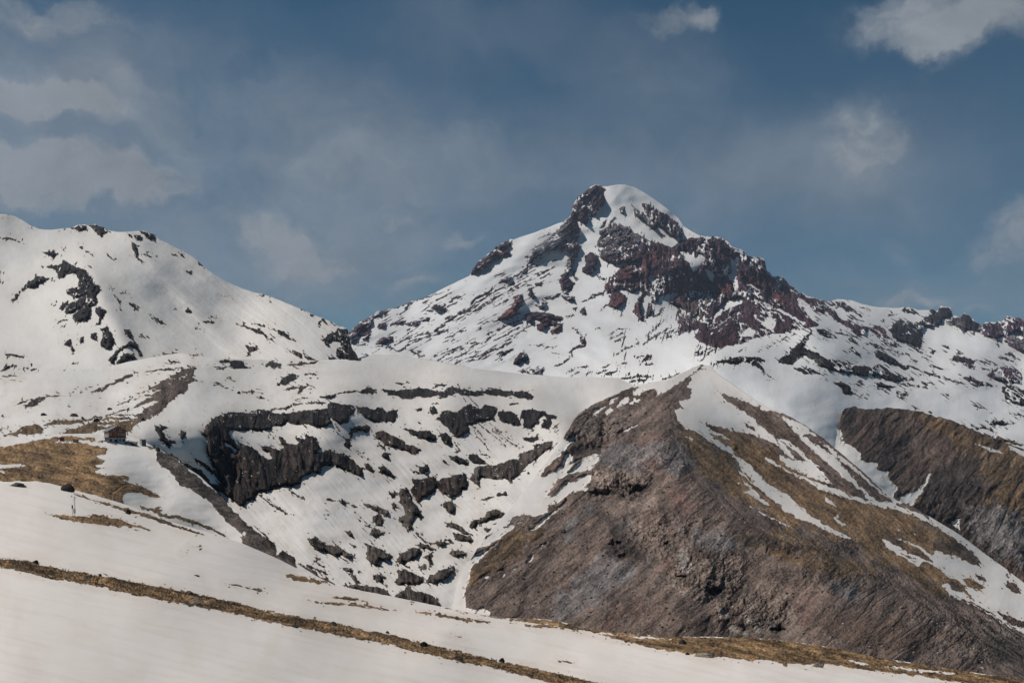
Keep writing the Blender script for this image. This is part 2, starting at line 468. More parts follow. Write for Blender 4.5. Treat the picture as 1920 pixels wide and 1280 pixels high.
C n 120,380 180,420 330,470 470,630 420,620 300,530 180,480
C o 1120,930 1200,950 1300,1040 1230,1040 1140,970
C b 1190,960 1300,1030 1420,1110 1400,1130 1240,1050
C k 1450,960 1600,1040 1690,1110 1680,1140 1560,1080 1450,1020
C o 1180,1090 1330,1130 1500,1250 1500,1290 1350,1230
P w 225,65 300,10 600,0 760,60 1040,400 1060,560 1280,800 1235,800 1140,700 1040,600 980,550 900,470 830,440 760,380 690,340 620,320 540,305 450,265 380,240 300,210 200,150
P w 240,62 160,130 155,160 140,180 165,215 145,245 95,260 105,290 70,310 80,350 105,390 140,410 200,425 250,470 310,505 380,540 390,520 330,485 280,450 240,420 300,440 360,470 370,465 300,430 250,400 215,370 280,390 350,405 420,425 500,440 560,465 620,500 660,540 720,570 690,540 650,490 600,450 550,410 500,360 460,340 400,290 340,260 330,235 300,215 300,120
P w 610,330 680,350 760,390 835,448 780,430 740,440 840,500 900,540 930,560 960,600 1020,660 1060,720 1130,780 1170,790 1120,795 1080,760 1020,700 960,660 920,620 880,590 840,560 800,520 750,470 720,440 700,430 690,400 660,370 640,350
P w 840,470 920,520 990,580 1080,660 1150,720 1220,785 1150,740 1080,680 1010,620 930,560
P w 610,455 660,465 720,500 760,540 790,570 830,600 860,650 880,670 910,700 960,710 900,700 840,680 760,650 700,620 660,600 625,565 630,545 700,570 760,578 765,570 700,510 640,480
P w 525,545 580,570 640,600 700,640 780,670 850,700 900,715 970,740 1010,760 1140,795 1200,790 1300,830 1380,860 1450,900 1550,960 1650,1020 1720,1070 1690,1110 1650,1060 1590,1010 1500,950 1420,900 1350,870 1260,840 1180,825 1100,800 1000,780 920,750 850,730 780,690 700,650 620,605 560,575
P w 370,535 420,560 470,600 510,640 560,690 600,720 680,760 720,800 770,850 830,890 880,920 960,960 1020,995 950,975 880,945 800,905 720,880 660,840 620,800 560,760 500,710 450,670 405,625 440,640 470,660 490,690 430,640 410,580
P w 405,650 430,680 480,720 520,760 590,820 540,800 480,765 435,740 470,725 430,690
S w 7 465,815 540,855 600,885 700,935
P w 865,755 880,770 920,805 925,820 870,795
P w 905,880 930,860 950,870 935,885 990,920 940,910
P w 1240,925 1265,945 1250,940
P w 1325,940 1360,970 1340,965
P w 130,445 170,455 165,462 140,455
P w 395,690 410,692 408,698
P b 430,370 460,380 500,410 490,415 450,390
S n 5 560,290 620,305 690,345 760,385 840,445 900,480 980,550
S n 6 985,560 1050,610 1110,660
S b 5 920,390 935,400
P k 860,370 880,365 892,385 870,383
S k 5 925,270 935,272
S k 5 962,270 975,275
S k 4 800,375 810,382
P k 90,0 90,1 91,1
@ 14 1240 420 2.824
P k 270,740 350,715 430,700 510,703 555,722 510,730 540,770 580,810 530,775 480,740 430,730 400,750 350,735
@ 4 1300 900 3.097
P w 1330,170 1450,220 1560,300 1640,370 1700,430 1800,490 1960,580 1960,900 1800,820 1700,750 1600,700 1500,675 1440,610 1480,590 1540,610 1550,640 1600,680 1640,700 1580,640 1560,600 1530,580 1480,560 1440,520 1390,490 1340,470 1300,500 1220,450 1130,400 1090,335 1160,365 1240,410 1320,450 1400,480 1340,420 1280,380 1210,350 1150,325 1200,340 1280,370 1340,400 1390,440 1400,400 1450,420 1520,440 1600,480 1665,500 1660,460 1600,400 1500,330 1400,250
P g 1555,570 1600,565 1650,590 1690,620 1660,635 1600,620
P b 1640,550 1690,565 1705,590 1660,575
P b 1820,580 1860,600 1910,660 1870,650 1820,620
P b 1815,515 1850,540 1830,545
P b 1810,545 1840,565 1820,565
P b 1770,765 1850,790 1960,840 1960,870 1820,825
P b 1200,420 1260,440 1290,465 1240,450
P b 1470,560 1560,610 1560,650 1490,620
S w 7 1500,675 1600,710 1700,760 1800,830 1960,900
S w 5 1690,795 1755,830
@ 5 1240 660 2.824
P w 1255,785 1290,750 1330,740 1370,715 1390,690 1420,640 1435,645 1410,680 1390,720 1370,760 1340,800 1310,815 1260,815
P w 1535,900 1555,885 1580,880 1580,940 1560,930
P w 1660,480 1740,505 1820,535 1740,525
P w 1820,490 1870,505 1960,540 1960,570 1870,530
P w 1770,555 1790,552 1785,562
P w 1450,810 1480,800 1465,815
P w 900,300 930,330 945,370 938,400 965,450 960,470 1000,490 1050,530 1060,570 1150,590 1140,620 1210,630 1190,660 1250,710 1230,760 1255,800 1100,800 900,600
C g 1560,380 1700,440 1820,480 1960,540 1960,880 1850,830 1790,790 1740,810 1690,810 1770,710 1740,690 1660,640 1700,590 1600,560 1570,480
C g 1330,310 1500,350 1560,400 1560,480 1480,420 1380,360
C k 1390,700 1500,600 1640,560 1700,580 1660,640 1760,700 1690,800 1600,840 1650,870 1960,880 1960,1170 1750,1060 1600,960 1540,900 1440,860 1340,800
C h 1640,830 1760,810 1960,880 1960,1170 1750,1060 1620,950
C k 940,330 980,290 1060,300 1080,330 980,400 950,390
C g 1340,780 1400,760 1380,800
@ 1 640 320 3
P u 1300,210 1330,150 1380,108 1430,80 1460,88 1490,110 1470,130 1485,170 1470,210 1440,230 1415,260 1400,235 1385,245 1390,290 1375,320 1360,290 1345,300 1330,270 1310,260 1335,320 1345,345 1330,390 1350,430 1330,470 1310,520 1290,560 1270,600 1240,640 1225,620 1260,560 1280,480 1290,470 1260,440 1240,465 1215,440 1170,450 1110,480 1070,520 1050,530 1060,480 1090,430 1130,410 1190,360 1250,300 1285,262
P w 1365,165 1400,155 1410,180 1390,200
P w 1265,360 1300,370 1290,400 1265,390
S w 6 1390,195 1395,240
P u 710,590 735,550 780,505 830,470 870,430 930,400 970,390 950,430 950,465 900,485 850,510 790,555 750,575
C r 780,515 850,460 900,450 900,480 800,540
S w 8 880,440 900,455 940,430
S u 10 1180,345 1140,370 1110,390
D u 1090,352 1180,322 1175,370 1110,415 1060,430
D u 1190,300 1270,275 1280,340 1200,360
D u 970,395 1060,362 1060,372 980,410
D u 1480,320 1540,270 1600,275 1640,310 1700,350 1640,370 1560,330 1500,350
D u 1240,470 1340,400 1340,480 1290,580 1260,560
P u 1450,340 1540,300 1600,310 1620,330 1680,370 1750,400 1830,420 1870,460 1890,430 1920,410 1935,420 1935,650 1880,660 1850,690 1800,700 1770,750 1740,745 1750,700 1710,690 1690,760 1700,830 1690,850 1670,830 1640,800 1660,740 1690,700 1670,670 1640,690 1620,680 1570,660 1545,680 1600,700 1600,740 1550,775 1500,760 1520,690 1490,690 1480,650 1520,600 1560,560 1610,530 1590,515 1560,535 1520,525 1470,495 1450,480 1440,430 1430,420 1450,370
P w 1590,515 1650,520 1690,510 1670,540 1640,525
P w 1735,550 1760,600 1770,630 1755,650 1735,600
P w 1660,580 1665,620 1655,620
S w 8 1700,640 1720,690
D u 1430,400 1480,330 1600,280 1700,360 1500,480 1440,470
P u 1370,480 1400,460 1440,480 1450,510 1430,540 1415,585 1380,580 1355,570 1370,530
C r 1480,650 1560,560 1620,530 1700,520 1740,560 1750,620 1690,650 1640,640 1580,640 1520,690
C r 1500,760 1530,690 1580,675 1600,700 1600,740 1550,775
C r 1650,460 1800,420 1850,470 1780,550 1700,510
C r 1640,790 1680,700 1740,700 1690,850
D u 1645,190 1700,230 1760,300 1700,300 1650,250
P u 1680,185 1720,190 1770,215 1830,250 1890,295 1922,335 1915,375 1870,370 1830,340 1790,310 1770,305 1770,340 1740,320 1700,290 1650,250 1640,200 1690,230 1740,280 1760,290 1720,250
S u 8 1790,350 1820,375
D u 1530,185 1560,180 1590,205 1600,235 1580,250 1545,225
P u 1568,215 1580,200 1600,225 1590,250 1575,240
S u 12 1490,280 1470,310 1455,320
S u 14 1540,265 1520,290 1490,330
P u 1050,665 1070,655 1070,690 1100,700 1095,720 1060,720 1045,700
P r 860,850 900,810 950,780 965,740 990,705 1015,700 1030,730 1000,770 985,795 1010,800 960,830 890,840
P u 1085,750 1120,758 1130,720 1155,740 1140,770 1110,778
S u 14 1140,715 1200,710 1240,690
P u 1225,700 1280,710 1320,715 1310,735 1270,730
P u 1225,640 1260,600 1290,610 1310,640 1290,680 1250,690 1240,670
S u 10 1300,550 1320,610 1330,605
S u 14 1360,735 1400,715 1450,692 1490,672
P u 1340,785 1370,770 1380,800 1355,815
P u 1300,770 1330,765 1320,790
P u 1030,820 1060,800 1090,795 1150,800 1210,810 1250,830 1230,840 1190,835 1200,850 1245,860 1240,890 1220,920 1190,920 1180,900 1200,870 1170,870 1140,900 1110,900 1100,880 1120,840 1080,835 1075,860 1040,860
C r 1100,830 1250,860 1200,930 1100,900
S u 10 1260,820 1310,810
P u 1440,592 1490,605 1480,612 1455,605
S u 14 1305,885 1340,920 1370,950 1365,985 1320,990 1290,1010 1290,1040 1250,1080 1205,1100
P u 1340,930 1375,935 1380,970 1355,980
P u 1010,1130 1060,1120 1130,1110 1145,1120 1110,1150 1040,1140
P k 965,1080 990,1040 1030,1015 1055,1040 1050,1060 1010,1070 980,1090
P k 870,1060 900,1020 960,1000 970,1010 920,1035 890,1060
S u 10 880,995 930,965
S u 5 525,1045 600,1015 700,975 810,960
S u 6 520,1080 620,1020 700,990
S u 6 600,1090 700,1060 800,1030 880,990 980,930 1040,880
S u 5 660,1090 760,1060 840,1030
S u 8 540,890 620,830 740,760 860,680 960,640 1050,590
S u 12 720,760 760,710 820,690 850,645
S u 6 560,870 680,800 750,780 860,720 930,680 1000,640 1100,600
S u 9 1020,570 1050,540 1030,580 980,620
S u 10 480,940 560,880 640,820 720,780
S u 6 640,850 740,795 840,740 900,700
S u 5 850,770 920,730 960,700
S u 7 900,720 980,660 1060,640
P u 490,770 530,755 580,770 600,780 560,795
S u 5 500,745 560,715 620,690
S u 5 460,790 520,790
S u 6 550,800 600,760 680,720
S u 6 600,740 640,720 680,705
S u 7 330,810 370,770 410,735
P v 30,925 120,845 210,797 270,792 180,835 170,870 165,920 130,960 100,935 60,975 30,970
S w 8 110,940 125,905 140,895
S v 5 200,795 300,775 400,738 470,716 540,688
P v 190,975 230,935 290,930 300,950 260,965
P v 195,880 230,850 270,870 220,890
P v 280,865 330,840 365,840 340,860 290,872
P v 350,865 400,840 450,850 430,870 370,872
P v 440,830 490,825 500,840 460,845
S u 6 300,980 360,950 440,920 560,905
S u 7 350,990 440,950 560,910 600,890
S u 5 310,960 400,920
S u 8 190,990 260,990 330,1020
S u 8 350,1000 400,1010 460,1055
S u 5 400,1010 450,1015
S u 8 125,1035 160,1045
S u 5 170,1110 200,1120
S u 4 60,975 130,980
S u 6 590,940 660,910 700,900
S u 4 750,890 840,845
S u 4 620,960 640,945
S u 6 830,920 900,880 980,850 1030,840
S u 6 860,960 940,910 1020,870
S u 5 700,1005 800,960 870,920
S u 8 960,930 1020,900 1060,850
P u 880,630 930,600 975,590 950,620 900,632
S u 6 860,600 920,570
S u 9 940,620 1000,580 1060,520
P u 1090,640 1130,630 1130,650 1100,650
S u 6 1030,560 1080,545 1140,520
S u 8 1090,600 1160,560 1200,540
S u 6 1130,600 1170,580
S u 5 1150,630 1180,620
S u 5 1190,510 1230,500
S u 8 1540,1040 1600,1000 1690,960
S u 5 1500,920 1560,890 1610,885
S u 5 1520,945 1600,905
S u 8 1740,910 1800,850 1830,830
S u 6 1700,980 1720,955 1780,920 1860,880
S u 4 1530,970 1600,930
S u 4 1430,890 1470,893
S u 5 1570,820 1580,810
S u 5 1455,785 1500,750
P u 1690,1080 1710,1040 1750,1030 1740,1055
S u 7 1655,1055 1700,1040
S u 4 1715,1095 1750,1088
S u 8 1260,1140 1300,1120
S u 5 1290,1155 1330,1130
S u 8 1430,1140 1500,1120
S u 10 1490,1145 1540,1128
S u 12 1560,1175 1640,1160 1740,1155
S u 6 1330,1110 1390,1100
S u 5 1470,1105 1520,1090
S u 6 1380,1140 1410,1130
S u 5 1560,1090 1610,1080
S u 8 1620,1185 1700,1180 1740,1165
S u 5 1860,1160 1910,1140
S u 3 1050,980 1190,992
S u 4 1190,1025 1230,1030
P u 1640,800 1670,720 1700,700 1700,740 1670,780
P u 1720,790 1740,740 1755,790 1700,850
S u 10 1815,770 1760,820
P u 1840,750 1880,710 1910,690 1900,720 1870,760
S u 6 1790,760 1800,750
S u 5 1790,950 1880,890
S u 5 1870,740 1920,700
S u 5 1810,950 1900,900
S u 5 600,1060 700,1030 790,1010
S u 6 800,1040 860,1010 900,985
@ 1 1240 420 2.824
P u 0,110 60,125 90,100 150,68 220,76 310,76 380,130 430,145 520,180 550,190 558,255 590,280 640,285 680,325 715,350 735,372 720,400 730,440 770,490 830,530 830,550 790,545 700,560 650,580 590,580 520,600 460,610 400,640 330,640 280,650 180,610 190,560 150,570 130,560 95,590 100,540 80,510 95,440 60,420 100,370 60,360 0,385
P w 90,135 130,150 165,165 190,175 205,160 230,170 240,185 210,220 175,250 155,215 110,170
P w 220,230 250,240 280,265 280,310 260,300 240,260
P w 290,255 320,265 325,285 300,280
P w 355,165 375,175 385,195 410,160 415,180 400,230 405,290 410,330 405,370 390,350 370,310 355,270 375,250 365,200
P w 445,290 460,310 500,330 530,340 530,355 490,345 450,320
P w 345,400 380,395 430,390 440,400 410,425 370,445 340,455 310,480 260,540 290,470
P w 400,590 440,570 460,545 495,565 495,590 440,595
P w 590,440 640,450 700,490 760,520 750,530 700,510 650,480
P w 520,530 560,490 600,500 610,520 590,560 550,545
P w 105,450 130,470 125,490 110,475
P w 175,500 200,475 210,500 180,515
P w 280,370 300,370 298,405
P w 155,345 170,345 165,375
P w 205,355 222,360 215,385
P w 490,480 510,480 505,510
P w 325,145 355,143 345,160
S w 7 500,500 560,540 600,560
S w 6 620,480 680,540
S w 6 250,560 330,520 390,470
S w 6 240,590 300,570 360,520
S w 8 480,400 520,410
P w 480,385 540,415 500,410
C n 110,420 150,300 200,235 240,260 280,330 290,380 250,450 200,500 150,480 100,560 90,500
C r 290,300 330,280 380,330 400,390 330,390 300,370
C r 450,260 500,220 560,290 550,340 470,310
C r 570,290 640,290 690,340 700,400 700,440 640,430 580,380
C b 440,420 560,430 700,490 600,460 480,430
S u 8 180,700 250,660 350,620
S u 6 200,725 300,650 400,630
S u 6 400,640 460,620
S u 6 170,690 210,650
S u 6 230,690 330,650
S u 4 520,670 600,630 700,580
S u 4 400,680 450,650
P u 770,386 830,396 860,415 880,435 920,460 945,500 1010,525 1060,540 1110,545 1150,535 1180,550 1200,590 1240,630 1250,660 1200,640 1150,600 1100,560 1080,595 1020,585 990,545 940,520 910,510 870,450 860,480 820,460 790,430
P u 715,350 770,386 800,430 760,420 730,390
P w 925,470 1000,500 1060,530 1000,515 950,490
S u 10 730,440 770,480 810,530
C r 1120,540 1170,550 1190,590 1150,585
P u 890,430 930,410 960,415 1000,440 1020,470 980,460 950,440
S u 6 980,440 1030,465 1080,500
S u 3 1040,440 1110,465
S u 5 1000,480 1060,520
P k 1265,458 1290,438 1300,455 1330,450 1360,470 1320,475
S k 6 1200,490 1250,475
P k 1210,560 1230,520 1270,500 1310,520 1370,520 1400,490 1430,485 1425,455 1450,450 1460,475 1480,440 1530,445 1548,485 1500,500 1480,530 1430,550 1390,545 1380,570 1390,600 1370,660 1340,650 1290,630 1250,620 1220,590
D k 1390,560 1500,510 1600,520 1620,590 1500,550 1410,590
P k 1520,515 1560,490 1600,477 1632,480 1652,510 1692,535 1700,570 1660,570 1620,560 1600,580 1580,555 1550,540
P v 1700,538 1740,525 1820,525 1825,490 1870,495 1960,505 1960,690 1880,665 1840,630 1800,600 1760,610 1720,600 1700,570
P w 1850,590 1880,570 1910,580 1890,600
D u 1840,600 1920,570 1920,660
S k 8 1250,615 1330,650 1420,700
S k 7 1175,505 1185,540
P b 1430,670 1445,662 1455,675 1430,680
P u 1525,715 1560,700 1640,715 1660,740 1620,740 1570,725
P u 1600,745 1670,750 1660,768 1620,760
S u 6 1690,770 1760,775
P v 1720,800 1760,770 1810,755 1870,765 1900,790 1915,840 1850,845 1780,830
P u 1595,810 1640,812 1700,840 1740,860 1680,850
P k 1800,860 1850,855 1960,890 1960,970 1870,955 1830,940 1815,900
P u 1810,685 1850,685 1885,712 1850,700
S k 6 1560,685 1590,685
S u 8 1660,720 1720,735 1780,745
S u 6 1790,705 1840,720 1870,735
S u 6 1680,850 1780,860
S k 5 1500,650 1520,655
S k 4 1775,620 1785,640
P k 615,730 700,660 740,620 780,580 790,550 800,560 780,610 750,650 760,660 820,680 870,715 950,725 1040,745 1110,760 1150,740 1200,780 1260,800 1330,825 1230,840 1180,825 1120,800 1060,805 960,790 880,770 820,740 770,700 740,700 690,745
D k 700,740 760,690 850,720 820,760
P k 1150,665 1200,690 1250,730 1320,765 1290,770 1230,750 1170,730 1140,700
S k 8 1080,630 1140,650 1200,680
S k 9 1250,740 1340,760 1420,795 1480,815
S k 5 1480,815 1580,840 1680,855
P k 820,565 850,560 900,585 930,600 880,600
P k 990,655 1020,660 1055,695 1030,700
S k 5 850,560 950,580 1060,600
S k 5 1080,625 1180,655 1290,690
S k 6 1290,680 1350,730
S k 9 985,605 1035,635
S k 5 1080,660 1100,675
P k 690,757 780,765 870,800 800,785 795,800 750,790
P k 910,840 950,835 990,850 1000,875 1035,905 980,895 940,865
P k 1090,850 1160,840 1240,860 1200,870 1130,858
S k 6 1250,845 1350,855 1420,870
S k 6 1120,870 1220,880
P k 1245,890 1310,905 1280,912 1300,935 1260,915
S k 6 1020,845 1060,850
S k 5 1050,905 1075,912
S k 5 1640,955 1730,985
S k 5 1500,900 1540,920
S k 5 1840,1000 1920,1018
P k 1715,1045 1790,1040 1850,1055 1800,1070 1740,1060
S k 10 1675,1075 1750,1085
S k 9 1590,1065 1620,1075
S k 7 1640,1070 1680,1090
S k 4 1740,1075 1780,1110
S o 14 1680,1110 1800,1140 1930,1170
S k 4 1340,970 1355,975
S k 4 1415,990 1430,990
S u 5 0,590 60,560
S u 5 40,810 100,795
S u 5 0,820 60,815
S u 5 1380,840 1450,850
S u 4 1380,700 1420,735
S u 5 1420,750 1500,770
"""
# ---------------------------------------------------------------- rasters of the traces
RX0, RX1, RY0, RY1, RS = -640.0, 2560.0, 320.0, 1340.0, 1.25
RW = int((RX1 - RX0) / RS) + 1; RH = int((RY1 - RY0) / RS) + 1
def parse():
    out = []; cur = None
    for ln in TRACE.strip().splitlines():
        t = ln.split()
        if t[0] == '@':
            cur = (t[1], float(t[2]), float(t[3]), float(t[4])); continue
        k, c = t[0], t[1]; w = 0
        pts = t[2:]
        if k == 'S': w = float(t[2]) / cur[3]; pts = t[3:]
        P = [tuple(map(float, q.split(','))) for q in pts]
        P = [(cur[1] + a / cur[3], cur[2] + b / cur[3]) for a, b in P]
        out.append((cur[0], k, c, w, P))
    return out
SHAPES = parse()
def sdf_shape(k, w, P, X, Y):
    P = np.array(P, np.float32); n = len(P)
    d2 = np.full(X.shape, 1e9, np.float32)
    if k != 'S':
        ins = np.zeros(X.shape, bool)
        for i in range(n):
            ax, ay = P[i]; bx, by = P[(i + 1) % n]
            ex, ey = bx - ax, by - ay; L = ex * ex + ey * ey + 1e-9
            t = np.clip(((X - ax) * ex + (Y - ay) * ey) / L, 0, 1)
            d2 = np.minimum(d2, (X - ax - t * ex) ** 2 + (Y - ay - t * ey) ** 2)
            if ay != by:
                c = ((ay > Y) != (by > Y)) & (X < ex * (Y - ay) / ey + ax)
                ins ^= c
        d = np.sqrt(d2)
        return np.where(ins, d, -d)
    best = np.full(X.shape, -1e9, np.float32)
    seg = np.hypot(*(P[1:] - P[:-1]).T); tot = seg.sum(); acc = 0.0
    for i in range(n - 1):
        ax, ay = P[i]; bx, by = P[i + 1]
        ex, ey = bx - ax, by - ay; L = ex * ex + ey * ey + 1e-9
        t = np.clip(((X - ax) * ex + (Y - ay) * ey) / L, 0, 1)
        d = np.sqrt((X - ax - t * ex) ** 2 + (Y - ay - t * ey) ** 2)
        s = (acc + t * seg[i]) / max(tot, 1e-6)
        hw = 0.5 * w * (0.35 + 0.65 * np.clip(np.sin(np.pi * np.clip(s, 0, 1)), 0, 1) ** .7)
        best = np.maximum(best, hw - d); acc += seg[i]
    return best
PAD = 26.0
def rasters(num, base, basecol):
    S = np.full((RH, RW), 60.0 if base else -PAD, np.float32)
    D = np.zeros((RH, RW), np.float32)
    pal = dict(COL); pal.update(DARKEN.get(num, {}))
    C = np.zeros((RH, RW, 3), np.float32); C[:] = pal[basecol]
    for lay, k, c, w, P in SHAPES:
        if num not in lay: continue
        xs = [p[0] for p in P]; ys = [p[1] for p in P]
        pad = 14.0 if k in 'CD' else PAD
        i0 = max(0, int((min(xs) - pad - RX0) / RS)); i1 = min(RW, int((max(xs) + pad - RX0) / RS) + 2)
        j0 = max(0, int((min(ys) - pad - RY0) / RS)); j1 = min(RH, int((max(ys) + pad - RY0) / RS) + 2)
        if i1 <= i0 or j1 <= j0: continue
        X, Y = np.meshgrid(RX0 + np.arange(i0, i1) * RS, RY0 + np.arange(j0, j1) * RS)
        X = X.astype(np.float32); Y = Y.astype(np.float32)
        s = sdf_shape(k, w, P, X, Y)
        sub = S[j0:j1, i0:i1]
        if c == 'w':
            S[j0:j1, i0:i1] = np.minimum(sub, -s); continue
        if k in 'PS':
            m = np.clip((s + 7) / 4, 0, 1) * (s >= sub - .5)
            S[j0:j1, i0:i1] = np.maximum(sub, s)
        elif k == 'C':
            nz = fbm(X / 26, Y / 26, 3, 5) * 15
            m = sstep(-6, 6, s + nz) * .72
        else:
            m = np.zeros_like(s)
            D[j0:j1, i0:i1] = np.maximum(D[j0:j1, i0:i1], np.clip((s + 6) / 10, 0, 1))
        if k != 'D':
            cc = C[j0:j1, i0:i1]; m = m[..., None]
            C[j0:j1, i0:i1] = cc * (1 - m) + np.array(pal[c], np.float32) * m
    return S, D, C
def sample(R, x, y):
    u = np.clip((x - RX0) / RS, 0, RW - 1.001); v = np.clip((y - RY0) / RS, 0, RH - 1.001)
    i = u.astype(np.int32); j = v.astype(np.int32); fu = u - i; fv = v - j
    if R.ndim == 3: fu = fu[..., None]; fv = fv[..., None]
    return (R[j, i] * (1 - fu) * (1 - fv) + R[j, i + 1] * fu * (1 - fv) + R[j + 1, i] * (1 - fu) * fv + R[j + 1, i + 1] * fu * fv)

# ---------------------------------------------------------------- distance of every landform point, from a few surveyed ones
class Depth:
    def __init__(s, pts, smooth=4e-3):
        P = [(a, b, c) for a, b, c in pts]
        A = np.array(P, float)
        s.c = A[:, :2] / 300.0; y = np.log(A[:, 2]); n = len(A)
        K = s.k(s.c, s.c) + np.eye(n) * smooth
        Q = np.hstack([np.ones((n, 1)), s.c])
        M = np.block([[K, Q], [Q.T, np.zeros((3, 3))]])
        sol = np.linalg.solve(M, np.concatenate([y, np.zeros(3)]))
        s.w = sol[:n]; s.a = sol[n:]
    @staticmethod
    def k(a, b):
        r2 = ((a[:, None, :] - b[None]) ** 2).sum(-1)
        return 0.5 * r2 * np.log(r2 + 1e-6)
    def __call__(s, x, y):
        x = np.asarray(x, float); y = np.asarray(y, float)
        sh = x.shape; Q = np.stack([x.ravel(), y.ravel()], 1) / 300.0
        out = np.empty(len(Q))
        for i in range(0, len(Q), 200000):
            q = Q[i:i + 200000]
            out[i:i + 200000] = s.k(q, s.c) @ s.w + s.a[0] + q @ s.a[1:]
        return np.exp(out).reshape(sh)
def coarse(dep, x, y):
    """evaluate on a coarse lattice and interpolate"""
    st = 10.0; x0, x1, y0, y1 = x.min() - 12, x.max() + 12, y.min() - 12, y.max() + 12
    gx = np.arange(x0, x1 + st, st); gy = np.arange(y0, y1 + st, st)
    XX, YY = np.meshgrid(gx, gy); G = np.log(dep(XX, YY))
    u = np.clip((x - x0) / st, 0, len(gx) - 1.001); v = np.clip((y - y0) / st, 0, len(gy) - 1.001)
    i = u.astype(int); j = v.astype(int); fu = u - i; fv = v - j
    # smooth (Catmull-Rom like) via quadratic blending of bilinear is enough at 10 px
    def B(f):
        return (-.5 * f + f * f - .5 * f ** 3, 1 - 2.5 * f * f + 1.5 * f ** 3, .5 * f + 2 * f * f - 1.5 * f ** 3, -.5 * f * f + .5 * f ** 3)
    bu, bv = B(fu), B(fv); out = 0
    for a in range(4):
        jj = np.clip(j + a - 1, 0, len(gy) - 1); row = 0
        for b in range(4):
            ii = np.clip(i + b - 1, 0, len(gx) - 1)
            row = row + bu[b] * G[jj, ii]
        out = out + bv[a] * row
    return np.exp(out)

# ---------------------------------------------------------------- materials
def N(nt, t, **kw):
    n = nt.nodes.new(t)
    for k, v in kw.items():
        if k.startswith('i_'):
            key = k[2:]; key = int(key) if key.isdigit() else key
            n.inputs[key].default_value = v
        else: setattr(n, k, v)
    return n
def link(nt, a, b): nt.links.new(a, b)
def math_(nt, op, a, b=None, c=None, clamp=False):
    n = N(nt, 'ShaderNodeMath', operation=op); n.use_clamp = clamp
    for i, v in enumerate((a, b, c)):
        if v is None: continue
        if hasattr(v, 'links'): link(nt, v, n.inputs[i])
        else: n.inputs[i].default_value = v
    return n.outputs[0]
def mixc(nt, f, a, b, blend='MIX'):
    n = N(nt, 'ShaderNodeMix', data_type='RGBA', blend_type=blend)
    for i, v in ((0, f), (6, a), (7, b)):
        if hasattr(v, 'links'): link(nt, v, n.inputs[i])
        else: n.inputs[i].default_value = v if i == 0 else (*v, 1)
    return n.outputs[2]
def maprange(nt, v, a, b, c, d, smooth=True):
    n = N(nt, 'ShaderNodeMapRange', interpolation_type='SMOOTHSTEP' if smooth else 'LINEAR')
    link(nt, v, n.inputs[0])
    for i, q in enumerate((a, b, c, d)): n.inputs[i + 1].default_value = q
    return n.outputs[0]
def noise(nt, vec, scale, detail=4, rough=.55, dist=0):
    n = N(nt, 'ShaderNodeTexNoise', noise_dimensions='3D')
    link(nt, vec, n.inputs['Vector']); n.inputs['Scale'].default_value = scale
    n.inputs['Detail'].default_value = detail; n.inputs['Roughness'].default_value = rough
    n.inputs['Distortion'].default_value = dist
    return n.outputs['Fac']

